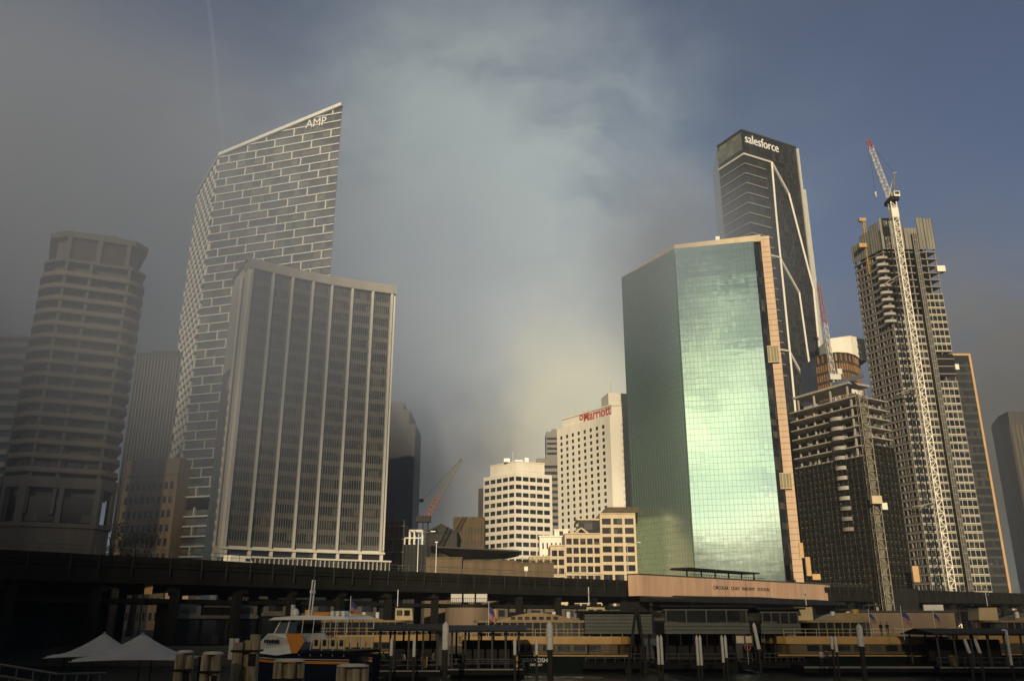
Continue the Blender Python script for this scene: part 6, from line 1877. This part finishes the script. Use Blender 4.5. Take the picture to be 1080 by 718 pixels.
def air():
    def vol(name, dens, col, an=0.0):
        m = bpy.data.materials.new(name); m.use_nodes = True; nt = m.node_tree; nt.nodes.clear()
        out = nt.nodes.new('ShaderNodeOutputMaterial'); v = nt.nodes.new('ShaderNodeVolumePrincipled')
        v.inputs['Density'].default_value = dens; v.inputs['Color'].default_value = (*col, 1); v.inputs['Anisotropy'].default_value = an
        nt.links.new(v.outputs[0], out.inputs['Volume']); return m
    def blob(name, c, rad, m, lab, seed):
        bm = bmesh.new(); bmesh.ops.create_icosphere(bm, subdivisions=4, radius=1.0); r = random.Random(seed)
        ph = [(Vector((r.gauss(0,1), r.gauss(0,1), r.gauss(0,1)))*2.2, r.uniform(0,6), r.uniform(.03,.09)) for _ in range(7)]
        for v in bm.verts:
            k = 1 + sum(a*math.sin(d.dot(v.co)+p) for d, p, a in ph); v.co = Vector((c[0]+v.co.x*k*rad[0], c[1]+v.co.y*k*rad[1], max(1.0, c[2]+v.co.z*k*rad[2])))
        me = bpy.data.meshes.new(name); bm.to_mesh(me); bm.free(); me.materials.append(m)
        return kind(link(name, me), 'stuff', lab)
    def soft(name, c, rad, peak, colr, an, lab, grain=.014, rough=.5):
        """a bank of vapour that thins out smoothly towards its rim"""
        m = vol(name + '_vapour', peak, colr, an); nt = m.node_tree; N = nt.nodes; L = nt.links
        v = [n for n in N if n.type == 'PRINCIPLED_VOLUME'][0]
        tc = N.new('ShaderNodeTexCoord'); ln = N.new('ShaderNodeVectorMath'); ln.operation = 'LENGTH'; L.new(tc.outputs['Object'], ln.inputs[0])
        mr = N.new('ShaderNodeMapRange'); mr.interpolation_type = 'SMOOTHSTEP'; L.new(ln.outputs['Value'], mr.inputs['Value'])
        for k, q in zip(('From Min','From Max','To Min','To Max'), (.15, .98, 1.0, 0.0)): mr.inputs[k].default_value = q
        ge = N.new('ShaderNodeNewGeometry'); nz = N.new('ShaderNodeTexNoise'); nz.inputs['Scale'].default_value = grain; nz.inputs['Detail'].default_value = 2; L.new(ge.outputs['Position'], nz.inputs['Vector'])
        m2 = N.new('ShaderNodeMapRange'); L.new(nz.outputs['Fac'], m2.inputs['Value'])
        for k, q in zip(('From Min','From Max','To Min','To Max'), (.32, .66, 1-rough, 1+rough)): m2.inputs[k].default_value = q
        a = N.new('ShaderNodeMath'); a.operation = 'MULTIPLY'; L.new(mr.outputs['Result'], a.inputs[0]); L.new(m2.outputs['Result'], a.inputs[1])
        b = N.new('ShaderNodeMath'); b.operation = 'MULTIPLY'; L.new(a.outputs[0], b.inputs[0]); b.inputs[1].default_value = peak; L.new(b.outputs[0], v.inputs['Density'])
        bm = bmesh.new(); bmesh.ops.create_icosphere(bm, subdivisions=3, radius=1.0); me = bpy.data.meshes.new(name); bm.to_mesh(me); bm.free(); me.materials.append(m)
        o = link(name, me); o.location = c; o.scale = rad; kind(o, 'stuff', lab); m.cycles.volume_step_rate = .6 if name == 'haze' else .3
        return o
    vap = (.93,.93,.92)  # next three banks are added out of view to shade the foreground
    soft('shade_cloud', (-168, -95, 18), (205, 48, 92), CL1, vap, .55, 'low unseen fog bank added behind the viewer to shade the foreground')
    soft('shade_cloud', (-180, -95, 55), (120, 44, 120), CL2, vap, .55, 'taller unseen fog bank added behind the viewer to shade the left side')
    soft('shade_cloud', (110, -165, 18), (300, 40, 108), CL3, vap, .55, 'thin low unseen fog bank added further back behind the viewer to dim the wharves')
    fog = (.66,.76,.96)
    soft('haze', (-128, 185, 84), (135, 112, 78), FOG1, fog, 0, 'thick fog drifting round the upper floors of the left towers', .018, .6)
    soft('haze', (-72, 392, 80), (80, 70, 95), FOG2, fog, 0, 'fog filling the gap behind the low roofs', .02, .4)
    soft('haze', (215, 400, 70), (80, 60, 100), FOG2*.12, fog, 0, 'fog round the towers at the right end of the skyline', .02, .4)
    soft('haze', (44, 243, 112), (32, 30, 50), FOG3, fog, 0, 'thin mist before the shaded side of the green glass tower', .03, .7)
    soft('haze', (78, 345, 150), (58, 45, 70), FOG3, fog, 0, 'wisp of mist between the glass tower and the tallest tower', .022, .7)
    mb = MB(); mb.box(40, 375, 143, 900, 800, 292)
    o = mb.build('haze', vol('haze_air', HAZE, (.80,.85,.92))); kind(o, 'stuff', 'thin pale morning haze over the whole quay and city')
HAZE = .00018; CL1, CL2, CL3 = .20, .10, .11; FOG1, FOG2, FOG3 = .0185, .016, .014
air()

cam = bpy.data.cameras.new('camera'); cam.sensor_width = 36; cam.lens = 36*F/1080; cam.clip_end = 20000; cam.clip_start = .3
co = bpy.data.objects.new('camera', cam); COL.objects.link(co); co.location = (0, 0, CAMZ); co.rotation_euler = (math.pi/2 + PITCH, 0, 0)
S.camera = co
S.view_settings.view_transform = 'Standard'; S.view_settings.look = 'None'; S.view_settings.exposure = 0.0; S.view_settings.gamma = 1.0
S.view_settings.use_curve_mapping = False
S.cycles.max_bounces = 5; S.cycles.diffuse_bounces = 2; S.cycles.glossy_bounces = 3; S.cycles.volume_bounces = 0; S.cycles.use_denoising = True
